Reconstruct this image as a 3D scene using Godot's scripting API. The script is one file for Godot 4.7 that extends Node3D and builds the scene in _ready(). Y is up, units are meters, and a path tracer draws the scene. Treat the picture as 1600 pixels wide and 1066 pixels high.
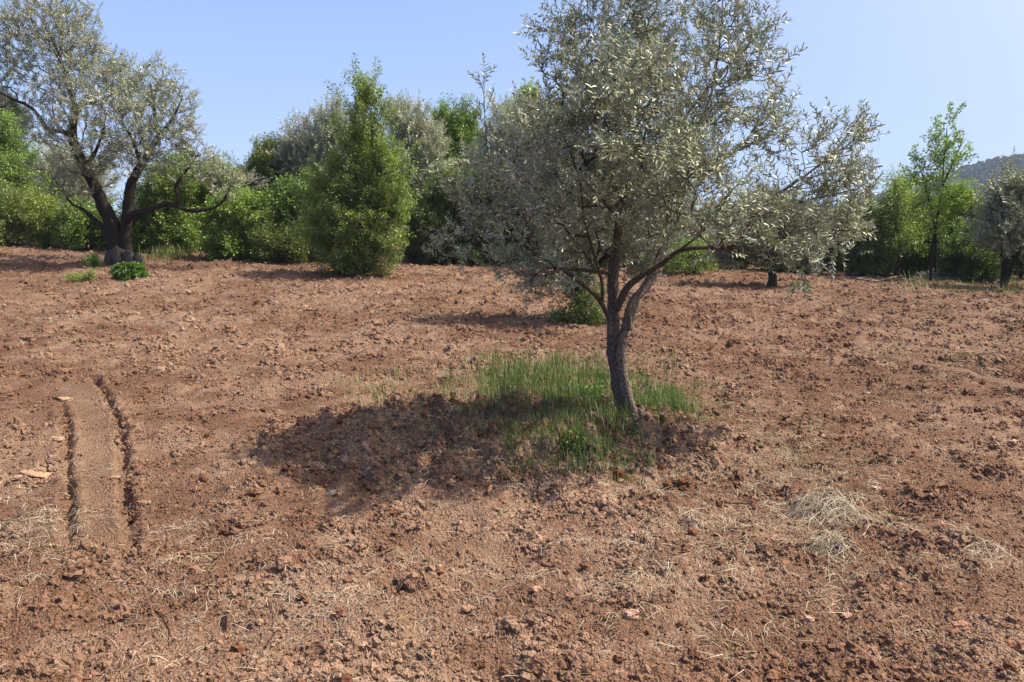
extends Node3D
# A tilled olive grove on red soil: one young olive in front, an old one farther back, thickets along the edge of the field, a wooded hill behind.

const EYE := Vector3(0.0, 1.62, 0.0)
const PITCH := -0.1501
const FOCAL := 1280.0      # for a picture 1600 wide
var rng := RandomNumberGenerator.new()
var used := {}
var M := {}                # materials
var SPR := {}              # leafy sprays, shared by the crowns
var n_low := FastNoiseLite.new()
var n_mid := FastNoiseLite.new()
var n_row := FastNoiseLite.new()
var n_clod := FastNoiseLite.new()
var n_fine := FastNoiseLite.new()
var n_lump := FastNoiseLite.new()
var n_gap := FastNoiseLite.new()
var track := PackedVector2Array()
var rut := PackedVector2Array()
var ruts: Array[PackedVector2Array] = [PackedVector2Array(), PackedVector2Array()]
var tree_at := Vector3.ZERO


# ---------------------------------------------------------------- places
func look(px: float, py: float) -> Vector3:
	return (Basis(Vector3.RIGHT, PITCH) * Vector3((px - 800.0) / FOCAL, (533.0 - py) / FOCAL, -1.0)).normalized()

func at(px: float, py: float, depth: float) -> Vector3:
	var d := look(px, py)
	return EYE + d * (depth / -d.z)

func on_ground(px: float, py: float) -> Vector3:
	var d := look(px, py)
	var t := 1.5
	for k in 400:
		var p := EYE + d * t
		var gap := p.y - lie(p.x, p.z)
		if gap < 0.002:
			return p
		t += maxf(0.003, gap * 1.1)
	return EYE + d * t

# the lie of the land, without clods
func lie(x: float, z: float) -> float:
	var d := -z
	var far := smoothstep(6.0, 25.0, d)
	var h := far * clampf(0.42 - 0.043 * x, -0.12, 1.05)
	if absf(x) < 5.0 and d > 3.0 and d < 10.0:
		h += 0.10 * island(x, z)
	return h

func island(x: float, z: float) -> float:
	var u := (x + 0.15) / 1.75
	var v := (z + 5.75) / 1.15
	return 1.0 - smoothstep(0.55, 1.15, sqrt(u * u + v * v) + 0.18 * n_mid.get_noise_2d(x * 0.7, z * 0.7))

func near_line(line: PackedVector2Array, p: Vector2) -> float:
	var best := 1e9
	for k in line.size() - 1:
		var c := Geometry2D.get_closest_point_to_segment(p, line[k], line[k + 1])
		best = minf(best, p.distance_squared_to(c))
	return sqrt(best)

func track_dist(x: float, z: float) -> float:
	if x > -1.2 or x < -14.0 or z > -2.0 or z < -16.0:
		return 9.0
	return near_line(track, Vector2(x, z))

func rut_dist(x: float, z: float) -> float:
	if x < 2.5 or x > 9.0 or z > -6.5 or z < -13.0:
		return 9.0
	return near_line(rut, Vector2(x, z))

# height of the soil with its clods; the last values are kept for the colour
var last_flat := 0.0
var last_wild := 0.0
func soil(x: float, z: float) -> float:
	var h := lie(x, z)
	var d := -z
	if d > 40.0 or d < -4.0:
		last_flat = 0.0
		last_wild = 0.0
		return h + n_low.get_noise_2d(x, z) * 0.05
	var isl := island(x, z) if absf(x) < 5.0 and d < 10.0 else 0.0
	var flat := 0.0
	var wob := n_mid.get_noise_2d(x * 2.3 + 31.0, z * 2.3) * 0.07
	var td := track_dist(x, z)
	var bed := 0.0
	if td < 0.9:
		var fade := smoothstep(-8.3, -7.4, z) * (1.0 - smoothstep(-4.2, -3.5, z))
		flat = (1.0 - smoothstep(0.13, 0.20, td + wob)) * 0.8 * fade * smoothstep(-0.5, 0.1, n_low.get_noise_2d(x * 2.0 + 3.0, z * 2.0) + 0.2)
		for side in 2:
			var e := near_line(ruts[side], Vector2(x, z)) + wob * 0.35
			var cut := smoothstep(-0.55, 0.05, n_mid.get_noise_2d(x * 1.2 + 20.0 * side, z * 1.2) + 0.12)
			bed -= 0.075 * cut * exp(-pow(e / (0.020 + 0.012 * cut), 2.0))
			bed += 0.022 * exp(-pow((e - 0.06) / 0.035, 2.0)) * cut
	var rd := rut_dist(x, z)
	if rd < 0.5:
		var f := 1.0 - smoothstep(0.05, 0.09, rd + wob * 0.6)
		flat = maxf(flat, f)
		bed += 0.035 * f
	var rough := 0.75 + 0.55 * n_low.get_noise_2d(x * 1.7 + 50.0, z * 1.7) + 1.2 * isl
	rough *= (1.0 - 0.66 * flat) * (1.0 + 0.35 * smoothstep(7.0, 12.0, d))
	var low := n_low.get_noise_2d(x, z) * 0.05
	var along := x * 0.38 - z * 0.92
	var across := x * 0.92 + z * 0.38
	var rows := n_row.get_noise_2d(across * 4.2, along * 0.8) * 0.020
	var mid := n_mid.get_noise_2d(x, z)
	var clod := -n_clod.get_noise_2d(x + mid * 0.05, z) - 0.35
	var fine := n_fine.get_noise_2d(x, z)
	last_flat = flat
	last_wild = isl
	var lumps := -n_lump.get_noise_2d(x + fine * 0.012, z + mid * 0.04) - 0.4
	return h + low + bed + rough * (rows + mid * 0.030 + clod * 0.034 + maxf(lumps, -0.25) * (0.075 + 0.05 * isl) * smoothstep(0.0, 0.5, n_low.get_noise_2d(x * 3.1, z * 3.1 + 17.0) + 0.32) + fine * 0.011)


# ---------------------------------------------------------------- naming
func numbered(called: String) -> String:
	if not used.has(called):
		used[called] = 0
		return called
	used[called] += 1
	return "%s_%03d" % [called, used[called]]

func tag(o: Node, label: String, category: String, group := "", kind := "") -> void:
	if label: o.set_meta("label", label)
	if category: o.set_meta("category", category)
	if group: o.set_meta("group", group)
	if kind: o.set_meta("kind", kind)

func thing(called: String, label: String, category: String, where: Vector3, group := "") -> Node3D:
	var o := Node3D.new()
	o.name = numbered(called)
	add_child(o)
	o.position = where
	tag(o, label, category, group)
	return o

func mesh_node(called: String, mesh: Mesh, mat: Material, parent: Node) -> MeshInstance3D:
	var o := MeshInstance3D.new()
	o.name = numbered(called) if parent == self else called
	o.mesh = mesh
	o.material_override = mat
	parent.add_child(o, true)
	return o


# ---------------------------------------------------------------- mesh building
class Build:
	var v := PackedVector3Array()
	var n := PackedVector3Array()
	var c := PackedColorArray()
	var ix := PackedInt32Array()

	func vert(p: Vector3, nn: Vector3, col: Color) -> int:
		v.append(p)
		n.append(nn)
		c.append(col)
		return v.size() - 1

	func tri(a: int, b: int, d: int) -> void:
		var g := (v[b] - v[a]).cross(v[d] - v[a])
		if g.dot(n[a] + n[b] + n[d]) > 0.0:
			ix.append(a); ix.append(d); ix.append(b)
		else:
			ix.append(a); ix.append(b); ix.append(d)

	func done() -> ArrayMesh:
		var arr := []
		arr.resize(Mesh.ARRAY_MAX)
		arr[Mesh.ARRAY_VERTEX] = v
		arr[Mesh.ARRAY_NORMAL] = n
		arr[Mesh.ARRAY_COLOR] = c
		arr[Mesh.ARRAY_INDEX] = ix
		var m := ArrayMesh.new()
		m.add_surface_from_arrays(Mesh.PRIMITIVE_TRIANGLES, arr)
		return m

	# a tapering tube; lump: how uneven its skin is
	func tube(pts: PackedVector3Array, rad: PackedFloat32Array, sides: int, col: Color, noise: FastNoiseLite = null, lump := 0.0, cap := true) -> void:
		var count := pts.size()
		if count < 2:
			return
		var dir := (pts[1] - pts[0]).normalized()
		var side := dir.cross(Vector3(0.31, 0.2, 0.93)).normalized()
		var base := v.size()
		for k in count:
			var a := pts[maxi(k - 1, 0)]
			var b := pts[mini(k + 1, count - 1)]
			if (b - a).length_squared() > 1e-10:
				dir = (b - a).normalized()
			side = (side - dir * side.dot(dir)).normalized()
			var other := dir.cross(side)
			for s in sides:
				var ang := TAU * s / sides
				var out := side * cos(ang) + other * sin(ang)
				var r := rad[k]
				if noise:
					var q := pts[k] + out * rad[k]
					r *= 1.0 + lump * noise.get_noise_3d(q.x, q.y * 0.28, q.z)
				vert(pts[k] + out * r, out, col)
		for k in count - 1:
			for s in sides:
				var i := base + k * sides + s
				var j := base + k * sides + (s + 1) % sides
				tri(i, j, i + sides)
				tri(j, j + sides, i + sides)
		if cap:
			var tip := vert(pts[count - 1] + dir * rad[count - 1] * 0.6, dir, col)
			for s in sides:
				tri(base + (count - 1) * sides + s, base + (count - 1) * sides + (s + 1) % sides, tip)

	# a leaf with an upper and a lower face, folded a little along its rib and bent towards its tip
	func leaf(root: Vector3, dir: Vector3, face: Vector3, length: float, width: float, fold: float, droop: float, up_col: Color, low_col: Color, thick := 0.0009, faces := 2) -> void:
		var nrm := (face - dir * face.dot(dir)).normalized()
		var wide := dir.cross(nrm).normalized()
		for side in faces:
			var off := nrm * (thick if side == 0 else -thick)
			var nn := nrm if side == 0 else -nrm
			var col := up_col if side == 0 else low_col
			var mid1 := root + dir * length * 0.36 - nrm * droop * length * 0.06
			var mid2 := root + dir * length * 0.70 - nrm * droop * length * 0.22
			var tip := root + dir * length * 0.98 - nrm * droop * length * 0.46
			var lift := nrm * width * fold
			var a := vert(root + off, nn, col)
			var l1 := vert(mid1 - wide * width * 0.5 + lift + off, (nn + wide * fold * (1.0 if side == 0 else -1.0)).normalized(), col)
			var r1 := vert(mid1 + wide * width * 0.5 + lift + off, (nn - wide * fold * (1.0 if side == 0 else -1.0)).normalized(), col)
			var l2 := vert(mid2 - wide * width * 0.42 + lift * 0.8 + off, (nn + wide * fold * (1.0 if side == 0 else -1.0)).normalized(), col)
			var r2 := vert(mid2 + wide * width * 0.42 + lift * 0.8 + off, (nn - wide * fold * (1.0 if side == 0 else -1.0)).normalized(), col)
			var m1 := vert(mid1 + off, nn, col)
			var m2 := vert(mid2 + off, nn, col)
			var t := vert(tip + off, nn, col)
			tri(a, l1, m1)
			tri(a, m1, r1)
			tri(l1, l2, m1)
			tri(m1, l2, m2)
			tri(r1, m1, r2)
			tri(m1, m2, r2)
			tri(l2, t, m2)
			tri(m2, t, r2)

	# a flat blade of grass or straw along a bent line
	func blade(pts: PackedVector3Array, w: float, wide: Vector3, col: Color) -> void:
		var base := v.size()
		var count := pts.size()
		for k in count:
			var ww := w * (1.0 - 0.85 * pow(float(k) / (count - 1), 1.6))
			var dir := (pts[mini(k + 1, count - 1)] - pts[maxi(k - 1, 0)]).normalized()
			var nn := dir.cross(wide).normalized()
			vert(pts[k] - wide * ww * 0.5, nn, col)
			vert(pts[k] + wide * ww * 0.5, nn, col)
		for k in count - 1:
			var i := base + k * 2
			tri(i, i + 1, i + 2)
			tri(i + 1, i + 3, i + 2)


func rand_dir() -> Vector3:
	var z := rng.randf_range(-1.0, 1.0)
	var a := rng.randf() * TAU
	var r := sqrt(1.0 - z * z)
	return Vector3(r * cos(a), z, r * sin(a))

func aim(dir: Vector3, spin: float, size: float) -> Basis:
	var y := dir.normalized()
	var x := y.cross(Vector3(0.21, 0.35, 0.91)).normalized()
	return (Basis(x, y, x.cross(y)) * Basis(Vector3.UP, spin)).scaled_local(Vector3.ONE * size)

func scatter(called: String, mesh: Mesh, mat: Material, xf: Array, tint: Array, parent: Node) -> MultiMeshInstance3D:
	var mm := MultiMesh.new()
	mm.transform_format = MultiMesh.TRANSFORM_3D
	mm.use_colors = true
	mm.mesh = mesh
	mm.instance_count = xf.size()
	for k in xf.size():
		mm.set_instance_transform(k, xf[k])
		mm.set_instance_color(k, tint[k])
	var o := MultiMeshInstance3D.new()
	o.name = numbered(called) if parent == self else called
	o.multimesh = mm
	o.material_override = mat
	parent.add_child(o, true)
	return o


# ---------------------------------------------------------------- materials
func noise_tex(size: int, freq: float, octaves: int, dark: Color, light: Color, seed_: int, kind := FastNoiseLite.TYPE_SIMPLEX_SMOOTH) -> NoiseTexture2D:
	var t := NoiseTexture2D.new()
	t.width = size
	t.height = size
	t.seamless = true
	var f := FastNoiseLite.new()
	f.seed = seed_
	f.noise_type = kind
	f.frequency = freq
	f.fractal_type = FastNoiseLite.FRACTAL_FBM
	f.fractal_octaves = octaves
	t.noise = f
	var g := Gradient.new()
	g.set_color(0, dark)
	g.set_color(1, light)
	t.color_ramp = g
	return t

func leaf_mat(rough: float, spec: float, through: Color) -> StandardMaterial3D:
	var m := StandardMaterial3D.new()
	m.vertex_color_use_as_albedo = true
	m.roughness = rough
	m.metallic_specular = spec
	m.cull_mode = BaseMaterial3D.CULL_DISABLED
	if through != Color.BLACK:
		m.backlight_enabled = true
		m.backlight = through
	return m

func make_materials() -> void:
	var s := StandardMaterial3D.new()
	s.vertex_color_use_as_albedo = true
	s.roughness = 0.95
	s.metallic_specular = 0.25
	s.uv1_triplanar = true
	s.uv1_world_triplanar = true
	s.uv1_scale = Vector3.ONE * 1.9
	s.albedo_texture = noise_tex(1024, 0.022, 5, Color(0.72, 0.68, 0.66), Color(1, 1, 1), 3)
	s.heightmap_enabled = true
	s.heightmap_texture = noise_tex(1024, 0.03, 5, Color.BLACK, Color.WHITE, 8)
	s.heightmap_scale = 4.2
	M.soil = s
	var c: StandardMaterial3D = s.duplicate()
	c.uv1_scale = Vector3.ONE * 2.7
	c.uv1_world_triplanar = true
	c.heightmap_scale = 1.6
	M.clod = c
	var b := StandardMaterial3D.new()
	b.vertex_color_use_as_albedo = true
	b.roughness = 0.9
	b.metallic_specular = 0.3
	b.uv1_triplanar = true
	b.uv1_world_triplanar = true
	b.uv1_scale = Vector3(4.5, 1.6, 4.5)
	b.albedo_texture = noise_tex(512, 0.03, 5, Color(0.42, 0.38, 0.35), Color(1, 1, 1), 21)
	b.heightmap_enabled = true
	b.heightmap_texture = noise_tex(512, 0.035, 5, Color.BLACK, Color.WHITE, 22)
	b.heightmap_scale = 2.2
	M.bark = b
	var st: StandardMaterial3D = b.duplicate()
	st.uv1_scale = Vector3.ONE * 5.0
	st.albedo_texture = noise_tex(512, 0.02, 5, Color(0.74, 0.68, 0.64), Color(1, 1, 1), 25)
	st.heightmap_texture = noise_tex(512, 0.03, 4, Color.BLACK, Color.WHITE, 26)
	st.heightmap_scale = 0.8
	M.stone = st
	M.olive = leaf_mat(0.45, 0.5, Color(0.46, 0.52, 0.36))
	M.broad = leaf_mat(0.48, 0.5, Color(0.80, 0.90, 0.42))
	M.grass = leaf_mat(0.5, 0.4, Color(0.5, 0.62, 0.2))
	M.straw = leaf_mat(0.65, 0.4, Color.BLACK)
	M.twig = leaf_mat(0.85, 0.3, Color.BLACK)


# ---------------------------------------------------------------- leafy sprays
func olive_spray(seed_: int, length: float, pairs: int, leaf_len: float) -> ArrayMesh:
	rng.seed = seed_
	var b := Build.new()
	var stem := PackedVector3Array()
	var rad := PackedFloat32Array()
	var bend := Vector3(rng.randf_range(-1, 1), 0, rng.randf_range(-1, 1)) * 0.25
	for k in 5:
		var t := k / 4.0
		stem.append(Vector3(0, t * length, 0) + bend * t * t * length)
		rad.append(lerpf(0.0024, 0.0009, t))
	b.tube(stem, rad, 4, Color(0.16, 0.145, 0.10), null, 0.0, false)
	for k in pairs:
		var t := (k + 0.7) / pairs
		var p := Vector3(0, t * length, 0) + bend * t * t * length
		var turn := k * PI * 0.5 + rng.randf_range(-0.4, 0.4)
		for s in 2:
			if rng.randf() < 0.10:
				continue
			var a := turn + s * PI + rng.randf_range(-0.3, 0.3)
			var out := Vector3(cos(a), 0, sin(a))
			var up := rng.randf_range(0.45, 1.15) + 0.7 * smoothstep(0.75, 1.0, t)
			var dir := (out + Vector3.UP * up).normalized()
			var face := (Vector3.UP - out * up * 0.8 + rand_dir() * 0.45).normalized()
			var size := leaf_len * rng.randf_range(0.72, 1.15) * (1.0 - 0.35 * smoothstep(0.8, 1.0, t))
			var tone := rng.randf_range(0.75, 1.25)
			var upc := Color(0.200, 0.220, 0.145) * tone
			if rng.randf() < 0.05:
				upc = Color(0.24, 0.21, 0.07) * tone
			var low := Color(0.41, 0.435, 0.365) * rng.randf_range(0.85, 1.1)
			b.leaf(p, dir, face, size, size * rng.randf_range(0.20, 0.27), 0.22, rng.randf_range(-0.2, 0.7), upc, low)
	return b.done()

func broad_spray(seed_: int, length: float, count: int, leaf_len: float, ratio: float, col: Color, young: Color, spread := 1.0) -> ArrayMesh:
	rng.seed = seed_
	var b := Build.new()
	var stem := PackedVector3Array([Vector3.ZERO, Vector3(0.02, length * 0.5, 0.01), Vector3(0.0, length, -0.02)])
	b.tube(stem, PackedFloat32Array([0.0035, 0.0025, 0.0012]), 4, Color(0.10, 0.08, 0.05), null, 0.0, false)
	for k in count:
		var t := pow((k + rng.randf()) / count, 0.8)
		var a := k * 2.4 + rng.randf_range(-0.5, 0.5)
		var out := Vector3(cos(a), 0, sin(a))
		var p := Vector3(0, t * length, 0) + out * rng.randf() * length * 0.28 * spread * (1.1 - t * 0.6)
		var dir := (out + Vector3.UP * rng.randf_range(-0.2, 0.9)).normalized()
		var face := (Vector3.UP * 0.6 + out * 0.45 + rand_dir() * 0.85).normalized()
		if absf(face.dot(dir)) > 0.95:
			face = Vector3.RIGHT
		var size := leaf_len * rng.randf_range(0.65, 1.2)
		var tone := rng.randf_range(0.75, 1.25)
		var cc := (col.lerp(young, clampf(t * 1.1 - 0.35 + rng.randf_range(-0.25, 0.25), 0.0, 1.0))) * tone
		b.leaf(p, dir, face, size, size * ratio, 0.15, rng.randf_range(0.0, 0.8), cc, cc, 0.0, 1)
	return b.done()

func needle_spray(seed_: int) -> ArrayMesh:
	rng.seed = seed_
	var b := Build.new()
	b.tube(PackedVector3Array([Vector3.ZERO, Vector3(0, 0.35, 0)]), PackedFloat32Array([0.012, 0.006]), 4, Color(0.09, 0.06, 0.04), null, 0.0, false)
	for k in 60:
		var t := rng.randf()
		var a := rng.randf() * TAU
		var dir := (Vector3(cos(a), 0.4 + t, sin(a))).normalized()
		var p := Vector3(0, 0.1 + t * 0.25, 0)
		b.blade(PackedVector3Array([p, p + dir * 0.11, p + dir * 0.2 + Vector3.DOWN * 0.015]), 0.007, dir.cross(rand_dir()).normalized(), Color(0.06, 0.085, 0.03) * rng.randf_range(0.8, 1.3))
	return b.done()

func grass_tuft(seed_: int, blades: int, tall: float, col: Color, spread := 0.05) -> ArrayMesh:
	rng.seed = seed_
	var b := Build.new()
	for k in blades:
		var a := rng.randf() * TAU
		var out := Vector3(cos(a), 0, sin(a))
		var foot := Vector3(rng.randfn() * spread, -0.01, rng.randfn() * spread)
		var h := tall * rng.randf_range(0.45, 1.1)
		var lean := pow(rng.randf(), 1.4) * 1.5
		var pts := PackedVector3Array()
		for j in 4:
			var t := j / 3.0
			pts.append(foot + Vector3.UP * h * t * (1.0 - 0.25 * lean * t) + out * h * lean * t * t)
		b.blade(pts, rng.randf_range(0.0035, 0.006), out.cross(Vector3.UP), (col if rng.randf() < 0.85 else Color(0.30, 0.26, 0.13)) * rng.randf_range(0.65, 1.35))
	return b.done()

func straw_wisp(seed_: int, strands: int, long: float, heap: float) -> ArrayMesh:
	rng.seed = seed_
	var b := Build.new()
	for k in strands:
		var a := rng.randf() * TAU
		var dir := Vector3(cos(a), 0, sin(a))
		var size := long * rng.randf_range(0.35, 1.2)
		var foot := Vector3(rng.randfn(), 0, rng.randfn()) * long * 0.4 * (0.0 if strands == 1 else 1.0) - dir * size * 0.5
		var bend := Vector3(rng.randfn(), 0, rng.randfn()) * 0.04 * size
		var hump := rng.randf_range(0.0, heap)
		var pts := PackedVector3Array()
		for j in 5:
			var t := j / 4.0
			pts.append(foot + dir * size * t + bend * sin(t * PI) + Vector3.UP * (0.004 + hump * sin(t * PI) + rng.randf() * 0.0015))
		var tone := rng.randf_range(0.6, 1.15)
		b.blade(pts, rng.randf_range(0.0012, 0.003), (dir.cross(Vector3.UP) + Vector3.UP * rng.randf_range(-0.5, 0.5)).normalized(), Color(0.46, 0.40, 0.29) * tone)
	return b.done()

func lump_mesh(seed_: int, squash: Vector3, rough: float, segs: int, boxy := 0.0, flat_shade := true) -> ArrayMesh:
	var sp := SphereMesh.new()
	sp.radius = 1.0
	sp.height = 2.0
	sp.radial_segments = segs
	sp.rings = maxi(4, segs / 2)
	var arr := sp.get_mesh_arrays()
	var pts: PackedVector3Array = arr[Mesh.ARRAY_VERTEX]
	var ix: PackedInt32Array = arr[Mesh.ARRAY_INDEX]
	var f := FastNoiseLite.new()
	f.seed = seed_
	f.frequency = 0.75
	f.fractal_octaves = 3
	for k in pts.size():
		var p := pts[k].normalized()
		var r := 1.0 + rough * f.get_noise_3d(p.x * 1.3, p.y * 1.3, p.z * 1.3)
		if boxy > 0.0:
			var m := maxf(absf(p.x), maxf(absf(p.y), absf(p.z)))
			r *= lerpf(1.0, 0.78 / m, boxy)
		pts[k] = p * r * squash
	var st := SurfaceTool.new()
	st.begin(Mesh.PRIMITIVE_TRIANGLES)
	st.set_smooth_group(-1 if flat_shade else 0)
	st.set_color(Color.WHITE)
	for k in ix:
		st.add_vertex(pts[k])
	st.generate_normals()
	return st.commit()

func make_sprays() -> void:
	SPR.olive = [olive_spray(11, 0.24, 9, 0.062), olive_spray(12, 0.20, 8, 0.056), olive_spray(13, 0.28, 10, 0.064)]
	SPR.oak = [broad_spray(31, 0.26, 26, 0.046, 0.5, Color(0.165, 0.225, 0.060), Color(0.34, 0.37, 0.095)), broad_spray(131, 0.30, 20, 0.050, 0.5, Color(0.15, 0.215, 0.055), Color(0.29, 0.35, 0.085))]
	SPR.bright = [broad_spray(32, 0.28, 24, 0.050, 0.55, Color(0.155, 0.235, 0.060), Color(0.29, 0.375, 0.105)), broad_spray(132, 0.32, 20, 0.054, 0.5, Color(0.145, 0.22, 0.055), Color(0.26, 0.35, 0.09))]
	SPR.dark = [broad_spray(33, 0.26, 26, 0.044, 0.5, Color(0.085, 0.120, 0.045), Color(0.175, 0.215, 0.080))]
	SPR.yellow = [broad_spray(34, 0.26, 24, 0.048, 0.5, Color(0.22, 0.25, 0.055), Color(0.38, 0.37, 0.085))]
	SPR.pale = [broad_spray(35, 0.30, 15, 0.046, 0.45, Color(0.20, 0.25, 0.085), Color(0.29, 0.335, 0.125))]
	SPR.poplar = [broad_spray(36, 0.24, 14, 0.062, 0.65, Color(0.20, 0.28, 0.060), Color(0.34, 0.43, 0.115))]
	SPR.pine = [needle_spray(37)]
	SPR.weed = [broad_spray(38, 0.16, 14, 0.07, 0.7, Color(0.075, 0.165, 0.02), Color(0.17, 0.28, 0.045))]


# ---------------------------------------------------------------- plants
class Frame:
	var pos := PackedVector3Array()
	var par := PackedInt32Array()
	var path := PackedFloat32Array()
	var fixed := PackedFloat32Array()
	func add(p: Vector3, parent: int, r := 0.0) -> int:
		pos.append(p)
		par.append(parent)
		path.append(0.0 if parent < 0 else path[parent] + p.distance_to(pos[parent]))
		fixed.append(r)
		return pos.size() - 1

func smooth_line(pts: PackedVector3Array, step: float) -> PackedVector3Array:
	var out := PackedVector3Array()
	for k in pts.size() - 1:
		var p0 := pts[maxi(k - 1, 0)]
		var p3 := pts[mini(k + 2, pts.size() - 1)]
		var parts := maxi(1, int(ceil(pts[k].distance_to(pts[k + 1]) / step)))
		for j in parts:
			out.append(pts[k].cubic_interpolate(pts[k + 1], p0, p3, float(j) / parts))
	out.append(pts[pts.size() - 1])
	return out

# one limb drawn by hand: its own mesh, and places on it for twigs to start from. line: [px, py, depth] each
func limb(f: Frame, tree: Node3D, called: String, from: int, pts: PackedVector3Array, r0: float, r1: float, col: Color, lump := 0.25, first := true) -> int:
	var fine := smooth_line(pts, clampf(r0 * 0.5, 0.02, 0.08))
	var rad := PackedFloat32Array()
	for k in fine.size():
		rad.append(lerpf(r0, r1, pow(float(k) / (fine.size() - 1), 0.8)))
	var b := Build.new()
	var local := PackedVector3Array()
	for p in fine:
		local.append(p - tree.position)
	b.tube(local, rad, 14 if r0 > 0.03 else 8, col, n_bark, lump)
	mesh_node(called, b.done(), M.bark, tree)
	var prev := from
	var walked := 0.0
	for k in fine.size():
		if k:
			walked += fine[k].distance_to(fine[k - 1])
		if walked > 0.09 or k == fine.size() - 1:
			walked = 0.0
			prev = f.add(fine[k], prev, rad[k])
	return prev

func line_at(list: Array) -> PackedVector3Array:
	var out := PackedVector3Array()
	for q in list:
		out.append(at(q[0], q[1], q[2]))
	return out

# lobes: [px, py, radius px, depth]
func lobes_at(list: Array, depth: float, thick := 1.0) -> Array:
	var out := []
	for q in list:
		var d: float = depth - (q[3] if q.size() > 3 else 0.0)
		var r: float = q[2] * d / FOCAL
		out.append([at(q[0], q[1], d), Vector3(r, r, maxf(r * thick, minf(r * 1.5, 0.35)))])
	return out

func in_lobes(lobes: Array, count: int, gap: float, gap_size: float, shell := 0.5, floor_up := 0.05) -> PackedVector3Array:
	var total := 0.0
	var acc := []
	for q in lobes:
		total += pow(q[1].x * q[1].y * q[1].z, 0.8)
		acc.append(total)
	var out := PackedVector3Array()
	var tries := 0
	while out.size() < count and tries < count * 6:
		tries += 1
		var u := rng.randf() * total
		var k := 0
		while acc[k] < u:
			k += 1
		var p: Vector3 = lobes[k][0] + rand_dir() * pow(rng.randf(), shell) * lobes[k][1]
		if gap > -1.0 and n_gap.get_noise_3d(p.x / gap_size, p.y / gap_size, p.z / gap_size) < gap:
			continue
		if p.y < lie(p.x, p.z) + floor_up:
			continue
		out.append(p)
	return out

func grow(f: Frame, goals: PackedVector3Array, balance: float, step: float) -> void:
	var order := []
	var root := f.pos[0]
	var hand := f.pos.size()
	for k in goals.size():
		var best := 1e9
		for j in range(0, hand, 2):
			best = minf(best, goals[k].distance_squared_to(f.pos[j]))
		order.append([best, k])
	order.sort_custom(func(a, b): return a[0] < b[0])
	for o in order:
		var g := goals[o[1]]
		var best := 1e9
		var from := 0
		for j in f.pos.size():
			var d := g.distance_to(f.pos[j])
			if d > best:
				continue
			var cost := d + balance * f.path[j] + maxf(0.0, f.pos[j].y - g.y) * 0.35
			if cost < best:
				best = cost
				from = j
		var a := f.pos[from]
		var dist := a.distance_to(g)
		if dist < 0.03:
			continue
		var heading := (g - a).normalized()
		if f.par[from] >= 0:
			heading = (a - f.pos[f.par[from]]).normalized()
		var bow := a + (g - a) * 0.45 + heading * dist * 0.16 + Vector3.UP * dist * 0.02 + rand_dir() * dist * 0.10
		var parts := maxi(1, int(ceil(dist / step)))
		var prev := from
		for j in parts:
			var t := float(j + 1) / parts
			var p := a.lerp(bow, t).lerp(bow.lerp(g, t), t)
			prev = f.add(p, prev)

func twigs(f: Frame, tree: Node3D, col: Color, tip_r: float, power: float, most: float) -> PackedInt32Array:
	var load_ := PackedInt32Array()
	load_.resize(f.pos.size())
	var kids := PackedInt32Array()
	kids.resize(f.pos.size())
	for k in range(f.pos.size() - 1, 0, -1):
		load_[k] += 1 if kids[k] == 0 else 0
		if f.par[k] >= 0:
			load_[f.par[k]] += load_[k]
			kids[f.par[k]] += 1
	var b := Build.new()
	for k in f.pos.size():
		var p := f.par[k]
		if p < 0 or f.fixed[k] > 0.0:
			continue
		var r1 := minf(most, tip_r * pow(load_[k], power))
		var r0 := minf(most, tip_r * pow(load_[p], power))
		if f.fixed[p] > 0.0:
			r0 = minf(f.fixed[p] * 0.8, r1 * 1.25)
		r0 = minf(r0, r1 * 1.6)
		b.tube(PackedVector3Array([f.pos[p] - tree.position, f.pos[k] - tree.position]), PackedFloat32Array([r0, r1]), 4 if r1 < 0.006 else 6, col * rng.randf_range(0.85, 1.15), null, 0.0, load_[k] == 1)
	if b.v.size():
		var o := mesh_node("twigs", b.done(), M.bark, tree)
		o.set_meta("kind", "stuff")
	return load_

func put_crown(tree: Node3D, kind: String, mat: Material, where: Array, tint: Array, called := "crown") -> void:
	var variants: Array = SPR[kind]
	var first: Node = null
	for k in variants.size():
		var xf := []
		var tt := []
		for j in range(k, where.size(), variants.size()):
			xf.append(where[j])
			tt.append(tint[j])
		var o := scatter(called if k == 0 else "leaf_sprays", variants[k], mat, xf, tt, tree if k == 0 else first)
		o.set_meta("kind", "stuff")
		if k == 0:
			first = o

# leaf sprays along the young twigs of a grown frame
func leafy(f: Frame, tree: Node3D, load_: PackedInt32Array, kind: String, mat: Material, most_load: int, chance: float, size: float, up: float, hue: Color, vary := 0.18, tips := 2) -> void:
	var where := []
	var tint := []
	for k in range(1, f.pos.size()):
		if f.fixed[k] > 0.012 or load_[k] > most_load:
			continue
		var many := 1
		if load_[k] == 1 and rng.randf() < 0.5:
			many = tips
		elif rng.randf() > chance:
			continue
		for j in many:
			var dir := (f.pos[k] - f.pos[f.par[k]]).normalized()
			dir = (dir * 0.7 + Vector3.UP * up + rand_dir() * 0.62).normalized()
			var s := size * rng.randf_range(0.7, 1.25)
			where.append(Transform3D(aim(dir, rng.randf() * TAU, s), f.pos[k] - tree.position - dir * 0.02))
			var t := 1.0 + rng.randf_range(-vary, vary)
			tint.append(Color(hue.r * t * rng.randf_range(0.94, 1.06), hue.g * t, hue.b * t * rng.randf_range(0.92, 1.08)))
	put_crown(tree, kind, mat, where, tint)

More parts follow.
